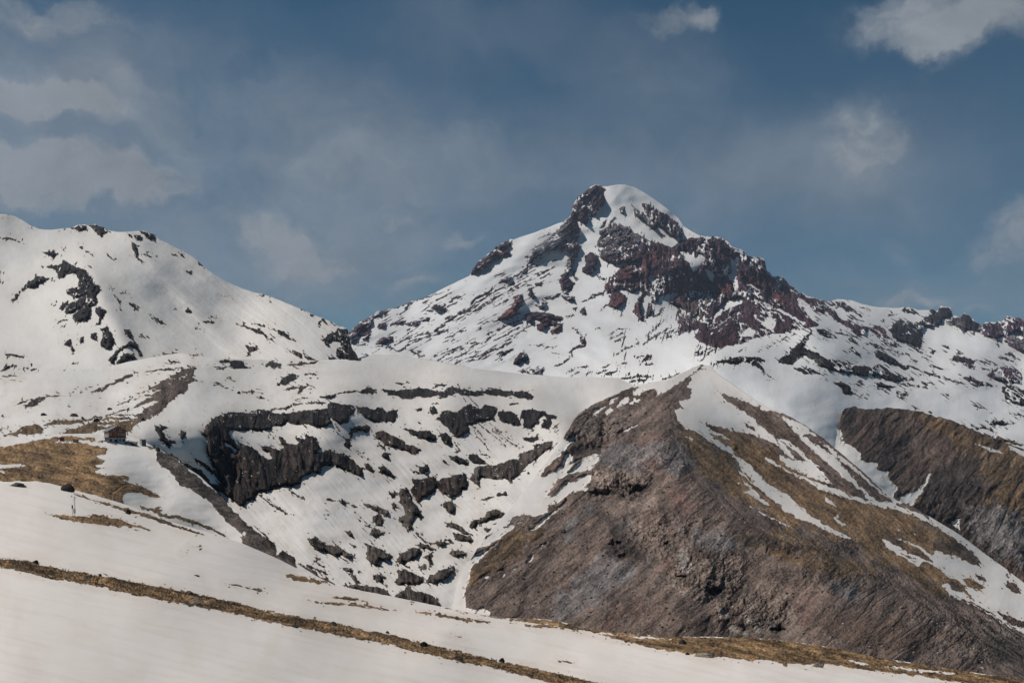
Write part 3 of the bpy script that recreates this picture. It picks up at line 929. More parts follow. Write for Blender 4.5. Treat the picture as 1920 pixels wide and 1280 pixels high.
def terrain_mat(name, u, snow=(.78, .765, .74), edge=5.0, rockbump=1.0, snowbump=.25, streak=None, dirt=.10, grain=1.0, pebble=0.0, snowscale=1.0, column=.5, fine=1.0):
    """u: metres covered by one photo pixel on this landform"""
    m = bpy.data.materials.new(name); m.use_nodes = True; nt = m.node_tree; nt.nodes.clear()
    out = N(nt, 'ShaderNodeOutputMaterial'); bs = N(nt, 'ShaderNodeBsdfPrincipled')
    link(nt, bs.outputs[0], out.inputs[0])
    aS = N(nt, 'ShaderNodeAttribute', attribute_name='bare').outputs['Fac']
    aD = N(nt, 'ShaderNodeAttribute', attribute_name='dust').outputs['Fac']
    aC = N(nt, 'ShaderNodeAttribute', attribute_name='soil').outputs['Color']
    aW = N(nt, 'ShaderNodeAttribute', attribute_name='flow').outputs['Vector']
    aQ = N(nt, 'ShaderNodeAttribute', attribute_name='lay').outputs['Vector']
    aG = N(nt, 'ShaderNodeAttribute', attribute_name='crag').outputs['Fac']
    obj = N(nt, 'ShaderNodeTexCoord').outputs['Object']
    e1 = noise(nt, aQ, 1 / 7.0, 5, .65)
    e2 = noise(nt, aQ, 1 / 2.2, 3, .7)
    s = math_(nt, 'MULTIPLY_ADD', math_(nt, 'SUBTRACT', e1, .5), edge * 1.6, aS)
    s = math_(nt, 'MULTIPLY_ADD', math_(nt, 'SUBTRACT', e2, .5), edge * .7, s)
    # powder: snow lying on rough rock
    d = noise(nt, aQ, 1 / 3.0, 5, .7)
    dd = math_(nt, 'MULTIPLY', math_(nt, 'MULTIPLY', maprange(nt, d, .42, .62, .0, .62), aD), 1.0)
    fac = math_(nt, 'MULTIPLY', maprange(nt, s, -.45, .45, 0, 1), math_(nt, 'SUBTRACT', 1.0, dd))
    # rock and soil colour
    mp = N(nt, 'ShaderNodeMapping'); link(nt, aW, mp.inputs[0]); mp.inputs['Scale'].default_value = (1, column, 1)
    n1 = noise(nt, mp.outputs[0], 1 / (13 * grain), 7, .66, .4)
    rg = math_(nt, 'ABSOLUTE', math_(nt, 'SUBTRACT', noise(nt, mp.outputs[0], 1 / (24 * grain), 3, .45, .5), .5))
    crack = maprange(nt, rg, 0, .022, 0, 1)
    mp2 = N(nt, 'ShaderNodeMapping'); link(nt, aW, mp2.inputs[0]); mp2.inputs['Scale'].default_value = (1, .5 + .5 * column, 1)
    n2 = noise(nt, mp2.outputs[0], 1 / (3.4 * grain), 4, .72)
    n3 = noise(nt, aQ, 1 / 60.0, 4, .6)
    vor = N(nt, 'ShaderNodeTexVoronoi', feature='F1'); link(nt, aQ, vor.inputs['Vector']); vor.inputs['Scale'].default_value = 1 / (4.2 * grain)
    sep = N(nt, 'ShaderNodeSeparateColor'); link(nt, vor.outputs['Color'], sep.inputs[0])
    stones = math_(nt, 'MULTIPLY', maprange(nt, sep.outputs[0], .84, 1.0, 0, 1, False), pebble)
    g = math_(nt, 'ADD', maprange(nt, n1, .36, .64, .18, 1.5, False), maprange(nt, n2, .38, .62, -.5 * fine, .65 * fine, False))
    g = math_(nt, 'MULTIPLY_ADD', math_(nt, 'SUBTRACT', g, .92), math_(nt, 'MULTIPLY_ADD', aG, .45, .60), .92)
    g = math_(nt, 'MULTIPLY', math_(nt, 'MAXIMUM', g, .12), maprange(nt, n3, .35, .65, .7, 1.3, False))
    g = math_(nt, 'MULTIPLY', g, math_(nt, 'SUBTRACT', 1.0, math_(nt, 'MULTIPLY', math_(nt, 'SUBTRACT', 1.0, crack), math_(nt, 'MULTIPLY', aG, .6))))
    g = math_(nt, 'MULTIPLY_ADD', stones, .55, g)
    rock = N(nt, 'ShaderNodeVectorMath', operation='SCALE'); link(nt, aC, rock.inputs[0]); link(nt, g, rock.inputs['Scale'])
    tint = mixc(nt, maprange(nt, n3, .35, .68, 0, .45), rock.outputs[0], (.62, .55, .5), 'MULTIPLY')
    # snow colour with melt dust
    sn1 = noise(nt, aQ, 1 / (90.0 * snowscale), 5, .6, .6)
    st = N(nt, 'ShaderNodeMapping'); link(nt, aQ, st.inputs[0])
    if streak:
        s2 = N(nt, 'ShaderNodeMapping'); link(nt, st.outputs[0], s2.inputs[0])
        st.inputs['Rotation'].default_value = (0, 0, math.radians(-streak)); s2.inputs['Scale'].default_value = (.10, 1.5, 1); st = s2
    sn2 = noise(nt, st.outputs[0], 1 / (16.0 * snowscale), 6, .62)
    sn3 = noise(nt, aQ, 1 / 2.5, 3, .7)
    dirty = math_(nt, 'MULTIPLY', math_(nt, 'ADD', maprange(nt, sn1, .35, .7, 0, 1), maprange(nt, sn2, .45, .72, 0, 1)), dirt * 2.2)
    dirty = math_(nt, 'ADD', dirty, maprange(nt, sn3, .3, .7, -dirt * .4, dirt * .4, False), clamp=True)
    near = maprange(nt, s, -14, 0, 0, .18)
    dirty = math_(nt, 'ADD', dirty, near, clamp=True)
    sc = mixc(nt, dirty, snow, (snow[0] * .74, snow[1] * .66, snow[2] * .58))
    col = mixc(nt, fac, sc, tint)
    link(nt, col, bs.inputs['Base Color'])
    bs.inputs['Roughness'].default_value = .85
    bs.inputs['Specular IOR Level'].default_value = .15
    # bump
    hb = math_(nt, 'MULTIPLY_ADD', n1, 5.0 * grain, math_(nt, 'MULTIPLY', n2, 1.1 * grain * fine))
    hv = math_(nt, 'MULTIPLY', vor.outputs['Distance'], -1.2 * grain * pebble)
    hr = math_(nt, 'MULTIPLY', math_(nt, 'ADD', math_(nt, 'MULTIPLY_ADD', math_(nt, 'MINIMUM', rg, .09), 22.0 * grain, hb), hv), math_(nt, 'MULTIPLY', math_(nt, 'MULTIPLY_ADD', aG, .85, .15), rockbump * u * 2.2))
    sy = N(nt, 'ShaderNodeSeparateXYZ'); link(nt, obj, sy.inputs[0])
    hs = math_(nt, 'MULTIPLY', math_(nt, 'MULTIPLY', math_(nt, 'MULTIPLY_ADD', sn3, .22, math_(nt, 'MULTIPLY', sn2, 2.6)), snowbump / F), sy.outputs[1])
    hm = N(nt, 'ShaderNodeMix', data_type='FLOAT'); link(nt, fac, hm.inputs[0]); link(nt, hs, hm.inputs[2]); link(nt, hr, hm.inputs[3])
    bp = N(nt, 'ShaderNodeBump'); bp.inputs['Strength'].default_value = 1.0; bp.inputs['Distance'].default_value = 1.0
    link(nt, hm.outputs[0], bp.inputs['Height']); link(nt, bp.outputs[0], bs.inputs['Normal'])
    return m

def interp(line, x):
    a = np.array(line, float); return np.interp(x, a[:, 0], a[:, 1])

SURF = {}; RAST = {}
def landform(name, num, x0, x1, top, bot, ctrl, mat, relief, base=0, basecol='b', jag=2.0, step=1.5, warp=3.2, xstep=None, skirt=.5, frag=1.0, lean=0.0, rag=1.0, veins=0.0, grainy=None, zones=None, crag=None, flowmap=None, whole=False):
    S, D, C = rasters(num, base, basecol)
    xs = np.arange(x0, x1 + .1, xstep or step)
    yt = interp(top, xs); yb = np.maximum(interp(bot, xs), yt + 6)
    rk = sstep(-2, 4, sample(S, xs, yt + 4))
    yt = yt - rk * jag * (ridged(xs / 16, xs * 0, 4, 3) * .9 + .3) - (1 - rk) * .5 * perlin(xs / 14, xs * 0, 9)
    rows = int(np.max(yb - yt) / step) + 2
    t = np.linspace(0, 1, rows)[:, None]
    X = np.repeat(xs[None], rows, 0); Y = yt[None] * (1 - t) + yb[None] * t
    dep = Depth(ctrl); Z0 = coarse(dep, X, Y)
    # traced patches, their outlines roughened
    wx = X + warp * (perlin(X / 19, Y / 13, 1) + .55 * perlin(X / 8, Y / 6, 2)); wy = Y + warp * .7 * (perlin(X / 17, Y / 12, 3) + .55 * perlin(X / 7, Y / 6, 4))
    bare = sample(S, wx, wy); dust = sample(D, X, Y); soil = sample(C, wx, wy)
    zs = [(math.radians(a), f(X, Y)) for a, f in zones] if zones else [(0.0, 1.0)]
    def flow(sx, sy, seed):
        return sum(wt * perlin((X * math.cos(a) + Y * math.sin(a)) / sx, (Y * math.cos(a) - X * math.sin(a)) / sy, seed) for a, wt in zs)
    n1 = flow(4.2, 9, 31) + .6 * flow(2.6, 5, 32)
    n2 = flow(7, 10, 33) + .6 * flow(3.2, 5, 34)
    rg = (2.2 * flow(6, 15, 35) + 1.7 * flow(3.2, 7.5, 36)) * rag
    bare = bare + rg * np.clip(1 - np.abs(bare) / 14, 0, 1) * (.45 + .55 * sstep(0, 4, np.abs(bare)))
    solid = bare.copy()
    if veins:
        vn = np.abs(flow(13, 40, 37) + .35 * flow(5, 12, 38)); vn2 = np.abs(perlin((X + Y * .9) / 22, (Y - X * .5) / 9, 39) + .3 * perlin(X / 5, Y / 5, 40))
        gate = sstep(-.2, .35, perlin(X / 45, Y / 35, 43)) * veins
        bare = np.where(bare > 1, np.minimum(bare, (vn - .085 * gate) * 40), bare)
        bare = np.where(bare > 1, np.minimum(bare, (vn2 - .05 * gate) * 40), bare)
    if grainy:
        across, along, amp = grainy(X, Y)
        gr = perlin(across / 5, along / 45, 44) * .30 + perlin(across / 14, along / 90, 45) * .30 + perlin(across / 2.8, along / 9, 46) * .14
        soil = soil * np.clip(1 + gr * amp, .3, 1.9)[..., None]
    n1 = np.maximum(n1, flow(2.6, 26, 47) * 1.35 + .1 - (0 if veins > 1 else .35))
    bits = np.clip((n1 - .50 - (1 - frag) * .5 + bare / 24 + np.minimum(bare + 10, 0) / 6) * 6, -PAD, 2.5)
    bare = np.where(bare < 1, np.maximum(bare, bits), bare)
    bare = np.where(bare < 30, np.minimum(bare, (.95 + np.maximum(bare, 0) / 10 - n2 * (.5 + .5 * frag)) * 6), bare)
    # base normals -> how much a bump moves the point along the sight line
    PX = (X - 960) / F * Z0; PZ = (HZ - Y) / F * Z0
    P = np.stack([PX, Z0, PZ], -1)
    du = np.gradient(P, axis=1); dv = np.gradient(P, axis=0)
    n = np.cross(du, dv); n /= np.linalg.norm(n, axis=-1, keepdims=True) + 1e-12
    ray = P / np.linalg.norm(P, axis=-1, keepdims=True)
    cosv = np.abs((n * ray).sum(-1))
    cg = crag(X, Y) if crag else np.ones_like(X)
    h = relief(X, Y, Z0, P, solid if whole else bare, dust)
    Z = Z0 - h / np.clip(cosv, .22, 1)
    P = np.stack([(X - 960) / F * Z, Z, (HZ - Y) / F * Z], -1)
    k = 7
    back = []
    for q in range(k, 0, -1):
        f = .035 * q
        b = P[0].copy(); b[:, 0] *= 1 + f; b[:, 1] *= 1 + f; b[:, 2] -= f * P[0][:, 1] * skirt * (.4 + .1 * q)
        back.append(b)
    V = np.concatenate([np.array(back), P], 0)
    pad = lambda A: np.concatenate([np.repeat(A[:1], k, 0), A], 0)
    bare_, dust_, soil_ = pad(bare), pad(dust), pad(soil)
    Yb = pad(Y).copy(); Yb[:k] -= np.arange(k, 0, -1)[:, None] * 9
    q = np.stack([pad(X), Yb, np.zeros_like(Yb)], -1)
    r, c = V.shape[:2]
    idx = np.arange(r * c).reshape(r, c)
    faces = np.stack([idx[:-1, :-1], idx[1:, :-1], idx[1:, 1:], idx[:-1, 1:]], -1).reshape(-1, 4)
    me = bpy.data.meshes.new(name)
    me.vertices.add(r * c); me.vertices.foreach_set('co', V.astype(np.float32).ravel())
    me.loops.add(faces.size); me.loops.foreach_set('vertex_index', faces.astype(np.int32).ravel())
    me.polygons.add(len(faces)); me.polygons.foreach_set('loop_start', np.arange(0, faces.size, 4, dtype=np.int32))
    me.polygons.foreach_set('loop_total', np.full(len(faces), 4, np.int32))
    me.polygons.foreach_set('use_smooth', np.ones(len(faces), bool))
    me.update(calc_edges=True)
    for nm, arr in (('bare', bare_), ('dust', dust_), ('crag', pad(cg))):
        a = me.attributes.new(nm, 'FLOAT', 'POINT'); a.data.foreach_set('value', arr.astype(np.float32).ravel())
    a = me.attributes.new('soil', 'FLOAT_COLOR', 'POINT')
    a.data.foreach_set('color', np.concatenate([soil_, np.ones(soil_.shape[:2] + (1,))], -1).astype(np.float32).ravel())
    a = me.attributes.new('lay', 'FLOAT_VECTOR', 'POINT'); a.data.foreach_set('vector', q.astype(np.float32).ravel())
    fa, fb = flowmap(q[..., 0], q[..., 1]) if flowmap else (q[..., 0], q[..., 1])
    a = me.attributes.new('flow', 'FLOAT_VECTOR', 'POINT'); a.data.foreach_set('vector', np.stack([fa, fb, np.zeros_like(fa)], -1).astype(np.float32).ravel())
    me.materials.append(mat)
    o = bpy.data.objects.new(name, me); bpy.context.scene.collection.objects.link(o)
    o['kind'] = 'structure'
    def at(x, y, strict=False):
        i = int(round((x - x0) / (xstep or step))); i = min(max(i, 0), len(xs) - 1)
        tt = (y - yt[i]) / (yb[i] - yt[i])
        if strict and (tt < 0 or tt > 1): return None
        j = int(round(min(max(tt, 0), 1) * (rows - 1)))
        return Vector(world(x, y, float(Z[j, i])))
    SURF[num] = at; RAST[num] = (S, C)
    return o
SKY_MUL = (.195, .41, .425); CLOUD = (2.72, 3.02, 3.35); EXPO = 0.0; HAZE = 1.8e-5
# ---------------------------------------------------------------- scene, camera, light
sc = bpy.context.scene
LAYERS = globals().get('ONLY') or '1234567'
cam = bpy.data.cameras.new('camera'); cam.lens = F / 1920 * 36; cam.sensor_width = 36; cam.shift_y = (HZ - 640) / 1920
cam.clip_start = .1; cam.clip_end = 60000
co = bpy.data.objects.new('camera', cam); sc.collection.objects.link(co); co.rotation_euler = (math.radians(90), 0, 0); sc.camera = co
SUN_EL = math.radians(50); SUN_AZ = math.radians(-86)     # azimuth from +Y towards +X
d = Vector((math.sin(SUN_AZ) * math.cos(SUN_EL), math.cos(SUN_AZ) * math.cos(SUN_EL), math.sin(SUN_EL)))
sl = bpy.data.lights.new('sun', 'SUN'); sl.energy = 3.3; sl.angle = math.radians(.6); sl.color = (1, .935, .865)
so = bpy.data.objects.new('sun', sl); sc.collection.objects.link(so); so.rotation_euler = d.to_track_quat('Z', 'Y').to_euler(); so.location = (0, -50, 400)

w = bpy.data.worlds.new('World'); sc.world = w; w.use_nodes = True; nt = w.node_tree; nt.nodes.clear()
wo = N(nt, 'ShaderNodeOutputWorld'); bg = N(nt, 'ShaderNodeBackground'); link(nt, bg.outputs[0], wo.inputs[0])
sky = N(nt, 'ShaderNodeTexSky', sky_type='NISHITA'); sky.sun_disc = False
sky.sun_elevation = SUN_EL; sky.sun_rotation = SUN_AZ; sky.altitude = 3000; sky.air_density = 1.0; sky.dust_density = .6; sky.ozone_density = 2.0
geo = N(nt, 'ShaderNodeTexCoord').outputs['Generated']
def clouds():
    n1 = N(nt, 'ShaderNodeTexNoise'); link(nt, geo, n1.inputs['Vector']); n1.inputs['Scale'].default_value = 11; n1.inputs['Detail'].default_value = 7; n1.inputs['Roughness'].default_value = .6
    off = N(nt, 'ShaderNodeVectorMath', operation='SUBTRACT'); link(nt, n1.outputs['Color'], off.inputs[0]); off.inputs[1].default_value = (.5, .5, .5)
    sc_ = N(nt, 'ShaderNodeVectorMath', operation='SCALE'); link(nt, off.outputs[0], sc_.inputs[0]); sc_.inputs['Scale'].default_value = .10
    v = N(nt, 'ShaderNodeVectorMath', operation='ADD'); link(nt, geo, v.inputs[0]); link(nt, sc_.outputs[0], v.inputs[1])
    stretch = N(nt, 'ShaderNodeVectorMath', operation='MULTIPLY'); link(nt, v.outputs[0], stretch.inputs[0]); stretch.inputs[1].default_value = (1, 1, 1.7)
    n2 = noise(nt, stretch.outputs[0], 13, 10, .62, .4)
    def bank(blobs):
        acc = None
        for x, y, ax, ay, wt in blobs:
            c = Vector(((x - 960) / F, 1, (HZ - y) / F)).normalized()
            a = N(nt, 'ShaderNodeVectorMath', operation='SUBTRACT'); link(nt, v.outputs[0], a.inputs[0]); a.inputs[1].default_value = c
            b = N(nt, 'ShaderNodeVectorMath', operation='MULTIPLY'); link(nt, a.outputs[0], b.inputs[0]); b.inputs[1].default_value = (F / ax, F / ax * .5, F / ay)
            l = N(nt, 'ShaderNodeVectorMath', operation='LENGTH'); link(nt, b.outputs[0], l.inputs[0])
            r = maprange(nt, l.outputs['Value'], .15, 1.35, wt, 0)
            acc = r if acc is None else math_(nt, 'ADD', acc, r)
        return acc
    # cumulus puffs with a body and a frayed edge
    puffs = bank([(110, 345, 230, 62, 1.0), (190, 330, 160, 45, .5), (50, 195, 170, 42, .85), (150, 180, 60, 26, .4), (50, 15, 190, 42, .8), (1262, 38, 85, 36, 1.0), (1310, 30, 40, 26, .5), (1215, 90, 40, 40, .3), (1800, 15, 190, 60, 1.1), (1790, 75, 75, 60, .9), (1880, 40, 110, 50, .6),
                  (1905, 440, 95, 75, .85), (1630, 270, 75, 60, .55), (1600, 215, 120, 60, .35), (740, 412, 60, 26, .5), (875, 450, 48, 24, .65), (560, 470, 130, 60, .5), (450, 430, 120, 50, .35), (800, 545, 90, 40, .5), (620, 520, 120, 50, .35), (1680, 566, 100, 22, .7), (1850, 600, 70, 20, .5), (1690, 470, 40, 40, .3)])
    k1 = math_(nt, 'ADD', puffs, maprange(nt, n2, .28, .72, -.60, .50, False))
    k1 = math_(nt, 'MULTIPLY', maprange(nt, k1, -.15, 1.5, 0, 1.0), maprange(nt, puffs, .0, .7, 0, 1))
    # broad thin veils
    veils = bank([(480, 250, 520, 130, .55), (900, 330, 420, 120, .30), (1500, 330, 330, 130, .42), (120, 80, 420, 130, .40), (560, 480, 420, 130, .55), (1230, 150, 160, 90, .30), (1750, 560, 300, 60, .35), (90, 330, 420, 160, .35), (900, 60, 300, 80, .2)])
    n3 = noise(nt, stretch.outputs[0], 5.0, 8, .58, .3)
    k2 = math_(nt, 'MULTIPLY', veils, maprange(nt, n3, .32, .68, .25, 1.0, False))
    return math_(nt, 'ADD', k1, math_(nt, 'MULTIPLY', k2, 1.25), clamp=True), maprange(nt, n2, .34, .66, .84, 1.08, False)
cl, shade = clouds()
sep = N(nt, 'ShaderNodeSeparateXYZ'); link(nt, geo, sep.inputs[0])
veil = maprange(nt, sep.outputs[2], .05, .36, .26, 0.0, False)
k = math_(nt, 'MULTIPLY', math_(nt, 'ADD', cl, veil, clamp=True), .93)
skyc = mixc(nt, 1.0, sky.outputs[0], SKY_MUL, 'MULTIPLY')
cc = N(nt, 'ShaderNodeVectorMath', operation='SCALE'); cc.inputs[0].default_value = CLOUD; link(nt, shade, cc.inputs['Scale'])
col = mixc(nt, k, skyc, cc.outputs[0])
link(nt, col, bg.inputs[0]); bg.inputs[1].default_value = .1
sc.view_settings.view_transform = 'Standard'; sc.view_settings.look = 'None'; sc.view_settings.exposure = EXPO; sc.view_settings.gamma = 1
sc.cycles.max_bounces = 6; sc.cycles.diffuse_bounces = 2; sc.cycles.volume_bounces = 0

# ---------------------------------------------------------------- landforms
def ext(pts, lo=-640, hi=2560):
    out = list(pts)
    for a, b, c in pts:
        if a <= 60: out.append((a - 320, b, c))
        if a >= 1860: out.append((a + 320, b, c))
    return out
SH = [(850, 1150, 600), (870, 1070, 680), (915, 1005, 780), (980, 930, 900), (1030, 865, 1010), (1062, 818, 1130)]

def turn(deg):
    a = math.radians(deg); return lambda X, Y: (X * math.cos(a) + Y * math.sin(a), Y * math.cos(a) - X * math.sin(a))
if '1' in LAYERS:
    def rel1(X, Y, Z, P, S, D):
        u = Z / F
        rk = sstep(0, 6, S)
        A = 0.9 - .9 * sstep(1000, 1250, X)          # ribs lean to the left on the left flank
        cx = X + (Y - 400) * A * 1.6
        a = ridged(cx / 36, Y / 70, 5, 1, .58) * 6.5 + ridged(cx / 11, Y / 26, 4, 2, .62) * 3.4
        snow = fbm(cx / 130, Y / 80, 3, 6) * 9 + fbm(cx / 30, Y / 28, 2, 8) * .5
        return u * (rk * (a + 1.5) + snow)
    m1 = terrain_mat('peak_rock_and_snow', 3.6, snow=(.76, .77, .775), edge=4.5, rockbump=.85, snowbump=.35, dirt=.05)
    c1 = [(560, 640, 6800), (640, 640, 6600), (660, 760, 4300), (760, 600, 7300), (880, 510, 8100), (1000, 430, 8700), (1075, 385, 8900), (1160, 347, 9100), (1280, 425, 8700),
          (1100, 500, 8000), (1180, 520, 7500), (1150, 430, 8400), (1300, 600, 6500), (1290, 500, 7400), (1000, 600, 6800), (900, 650, 5900), (1050, 690, 5000), (1200, 690, 3900), (1200, 620, 6000), (1050, 640, 6000),
          (1440, 490, 8000), (1400, 520, 7500), (1370, 600, 6100), (1480, 560, 7500), (1560, 570, 8200), (1620, 568, 8800), (1740, 600, 8300), (1740, 650, 6600), (1850, 620, 7400), (1900, 700, 5400), (1920, 600, 8000),
          (1525, 612, 4500), (1480, 660, 3500), (1600, 690, 3500), (1700, 760, 2900), (1400, 668, 2700), (1290, 695, 2750), (1250, 720, 2900), (1250, 800, 2500), (1333, 688, 2120), (1380, 725, 1820), (1438, 763, 1580), (1484, 782, 1500), (1538, 818, 1430),
          (1330, 800, 1800), (1440, 850, 1450), (1560, 790, 1700), (1578, 830, 1530), (1610, 800, 2020), (1600, 890, 1480), (1660, 830, 2050), (1700, 980, 1500), (1920, 830, 2700), (1920, 900, 2200), (1900, 1050, 1700), (1500, 720, 2150),
          (900, 760, 4300), (1100, 770, 3700), (1600, 640, 4700), (1800, 700, 4600)]
    top1 = [(540, 680), (600, 655), (655, 625), (667, 613), (680, 603), (697, 595), (707, 587), (723, 582), (747, 575), (773, 565), (797, 558), (813, 550), (833, 540), (857, 528), (880, 517), (887, 505), (900, 490), (917, 478), (930, 465), (950, 455), (973, 445), (1000, 437), (1023, 428), (1043, 420), (1063, 413), (1070, 407), (1073, 390), (1083, 372), (1100, 358), (1117, 349), (1127, 350.5), (1140, 349.3), (1160, 346), (1173, 346.7), (1190, 351.7), (1207, 360), (1227, 373), (1243, 385), (1260, 398), (1273, 410), (1281, 423), (1297, 434), (1321, 446.5), (1350, 448), (1364, 452), (1375, 467), (1392, 472), (1406, 483), (1424, 485.5), (1434, 488), (1437, 508), (1449, 520), (1467, 522), (1481, 536), (1491, 542), (1502, 552), (1523, 560), (1548, 566), (1559, 563), (1580, 561), (1598, 563), (1619, 570.5), (1647, 576), (1686, 577.5), (1722, 581), (1742, 581), (1746, 582), (1758, 583), (1764, 577), (1782, 579), (1787, 592), (1799, 597), (1807, 591), (1817, 592), (1824, 602), (1838, 611), (1849, 607), (1877, 606), (1886, 595), (1902, 597), (1920, 602), (2000, 600), (2160, 612)]
    bot1 = [(540, 800), (1280, 800), (1330, 820), (1440, 850), (1540, 900), (1700, 1060), (2160, 1180)]
    landform('snowy_mountain', '1', 560, 2140, top1, bot1, ext(c1), m1, rel1, whole=True, jag=2.6, zones=[(62, lambda X, Y: 1 - sstep(980, 1160, X)), (15, lambda X, Y: sstep(980, 1160, X) * (1 - sstep(1330, 1480, X))), (-58, lambda X, Y: sstep(1330, 1480, X))], frag=.8, veins=1.5, rag=.9)

if '2' in LAYERS:
    def rel2(X, Y, Z, P, S, D):
        u = Z / F
        rk = sstep(0, 5, S)
        rib = np.exp(-((X - (150 + (Y - 480) * .50)) / 26) ** 2) * sstep(460, 520, Y) * (1 - sstep(650, 700, Y)) * 10
        rib2 = np.exp(-((X - (250 + (Y - 450) * .9)) / 22) ** 2) * 5
        return u * (rk * (ridged(X / 16, Y / 20, 5, 1, .65) * 3.2 + 1.0) + fbm((X - Y * .7) / 130, (Y + X * .3) / 80, 2, 6) * 3.5 + ridged((X * .6 - Y * .8) / 16, (Y * .6 + X * .8) / 150, 3, 9, .6) * .45 * sstep(170, 330, X) + fbm(X / 40, Y / 30, 4, 19, .6) * .35 + rib + rib2)
    m2 = terrain_mat('left_mountain_rock_and_snow', 1.6, snow=(.80, .775, .735), edge=4.0, rockbump=.9, snowbump=.3, dirt=.06)
    c2 = [(0, 402, 4100), (70, 430, 4100), (160, 428, 4200), (280, 440, 4100), (400, 520, 3900), (540, 580, 3650), (620, 610, 3450), (668, 680, 2950), (180, 500, 3450), (200, 560, 3050), (235, 680, 2450), (60, 560, 3350), (60, 680, 2500),
          (310, 560, 3400), (400, 580, 3560), (350, 640, 2930), (500, 640, 3050), (600, 690, 2650), (350, 700, 2450), (0, 700, 2350), (0, 500, 3750), (640, 760, 2300), (300, 760, 2200), (0, 760, 2100), (450, 620, 3350)]
    g = lambda x, y: (x / 2.723, 380 + y / 2.723)
    top2 = [(-260, 415), (-100, 398)] + [g(*p) for p in [(0, 58), (40, 60), (80, 70), (120, 92), (160, 118), (200, 134), (260, 140), (320, 132), (365, 128), (400, 116), (440, 116), (490, 116), (530, 132), (560, 142), (600, 150), (650, 150), (720, 143), (790, 168), (830, 195), (880, 220), (940, 250), (990, 280), (1040, 325), (1100, 370), (1160, 405), (1240, 440), (1300, 458), (1380, 478), (1460, 512), (1540, 543), (1600, 572), (1660, 595), (1710, 618), (1740, 638), (1775, 645), (1786, 690), (1797, 740), (1826, 785), (1834, 830)]] + [(680, 720)]
    landform('snowy_hill', '2', -240, 678, top2, [(-260, 770), (680, 770)], ext(c2), m2, rel2, whole=True, jag=1.6, rag=.9, veins=.7, zones=[(28, lambda X, Y: 1 - sstep(130, 230, X)), (-48, lambda X, Y: sstep(130, 230, X))])

if '3' in LAYERS:
    def rel3(X, Y, Z, P, S, D):
        u = Z / F
        rk = sstep(0, 6, S)
        bowl = sstep(740, 800, Y) * sstep(330, 420, X)
        h = rk * (ridged(X / 27 + .35 * perlin(X / 30, Y / 30, 7), Y / 110, 2, 1, .5) * (1.0 + 3.2 * bowl) + ridged(X / 10 + .3 * perlin(X / 12, Y / 14, 8), Y / 50, 2, 11, .5) * 1.1 + ridged(X / 90, Y / 10, 2, 5) * .7 + 1.0 + bowl * 2.2)
        h = h + fbm((X + Y) / 130, (Y - X * .2) / 46, 2, 6) * 5.5 + bowl * ridged((X * .75 - Y * .66) / 11, (Y * .75 + X * .66) / 110, 3, 17, .6) * .3 + fbm(X / 34, Y / 18, 2, 9) * .25
        # moraine crest that climbs away behind the house
        cr = np.exp(-((X - (335 - (Y - 690) * .62)) / 22) ** 2) * sstep(680, 700, Y) * (1 - sstep(775, 800, Y)) * 9
        return u * (h + cr)
    m3 = terrain_mat('basin_rock_and_snow', .62, snow=(.77, .75, .72), edge=4.0, rockbump=.5, snowbump=.3, dirt=.13, grain=1.7, column=.28, fine=.85)
    c3 = [(0, 690, 2250), (330, 665, 2450), (500, 678, 2700), (670, 672, 3100), (800, 680, 3600), (1000, 700, 4100), (1180, 708, 4200), (1300, 690, 4000), (0, 745, 1500), (350, 692, 1750), (200, 760, 1250), (0, 828, 745), (100, 812, 760), (200, 805, 790), (270, 812, 790), (300, 800, 860), (400, 745, 1300), (400, 782, 1020),
          (600, 765, 1250), (660, 750, 1450), (840, 727, 1950), (1000, 735, 2250), (1150, 740, 2600), (1090, 790, 1900), (450, 925, 860), (400, 850, 900), (560, 905, 900), (640, 862, 1030), (700, 790, 1350), (850, 830, 1250), (1000, 800, 1550),
          (600, 970, 800), (700, 900, 980), (900, 880, 1120), (960, 920, 930), (850, 1000, 820), (700, 1050, 720), (880, 1050, 720), (500, 1040, 720), (300, 900, 800), (300, 1000, 740), (1100, 900, 1150), (1000, 1100, 780), (900, 1200, 600), (600, 1150, 600), (150, 900, 720), (1150, 850, 1350), (550, 820, 1080)] + [(a, b, c * 1.012) for a, b, c in SH]
    top3 = [(-260, 702), (0, 700), (50, 702), (200, 688), (250, 676), (330, 662), (345, 662), (400, 672), (420, 672), (560, 675), (600, 676), (668, 672), (700, 662), (740, 664), (790, 672), (880, 688), (980, 700), (1050, 706), (1180, 708), (1300, 700), (1400, 700)]
    bot3 = [(-260, 900), (250, 900), (400, 1060), (600, 1140), (800, 1200), (1000, 1200), (1150, 1000), (1200, 850), (1400, 780)]
    landform('snow_basin', '3', -240, 1380, top3, bot3, ext(c3), m3, rel3, jag=.4, whole=True, crag=lambda X, Y: 1 - .75 * sstep(420, 370, X), zones=[(-80, lambda X, Y: 1 - sstep(735, 790, Y)), (-47, lambda X, Y: sstep(735, 790, Y) * (1 - sstep(880, 1000, X))), (45, lambda X, Y: sstep(735, 790, Y) * sstep(880, 1000, X))], rag=.9, veins=.25, frag=1.05)

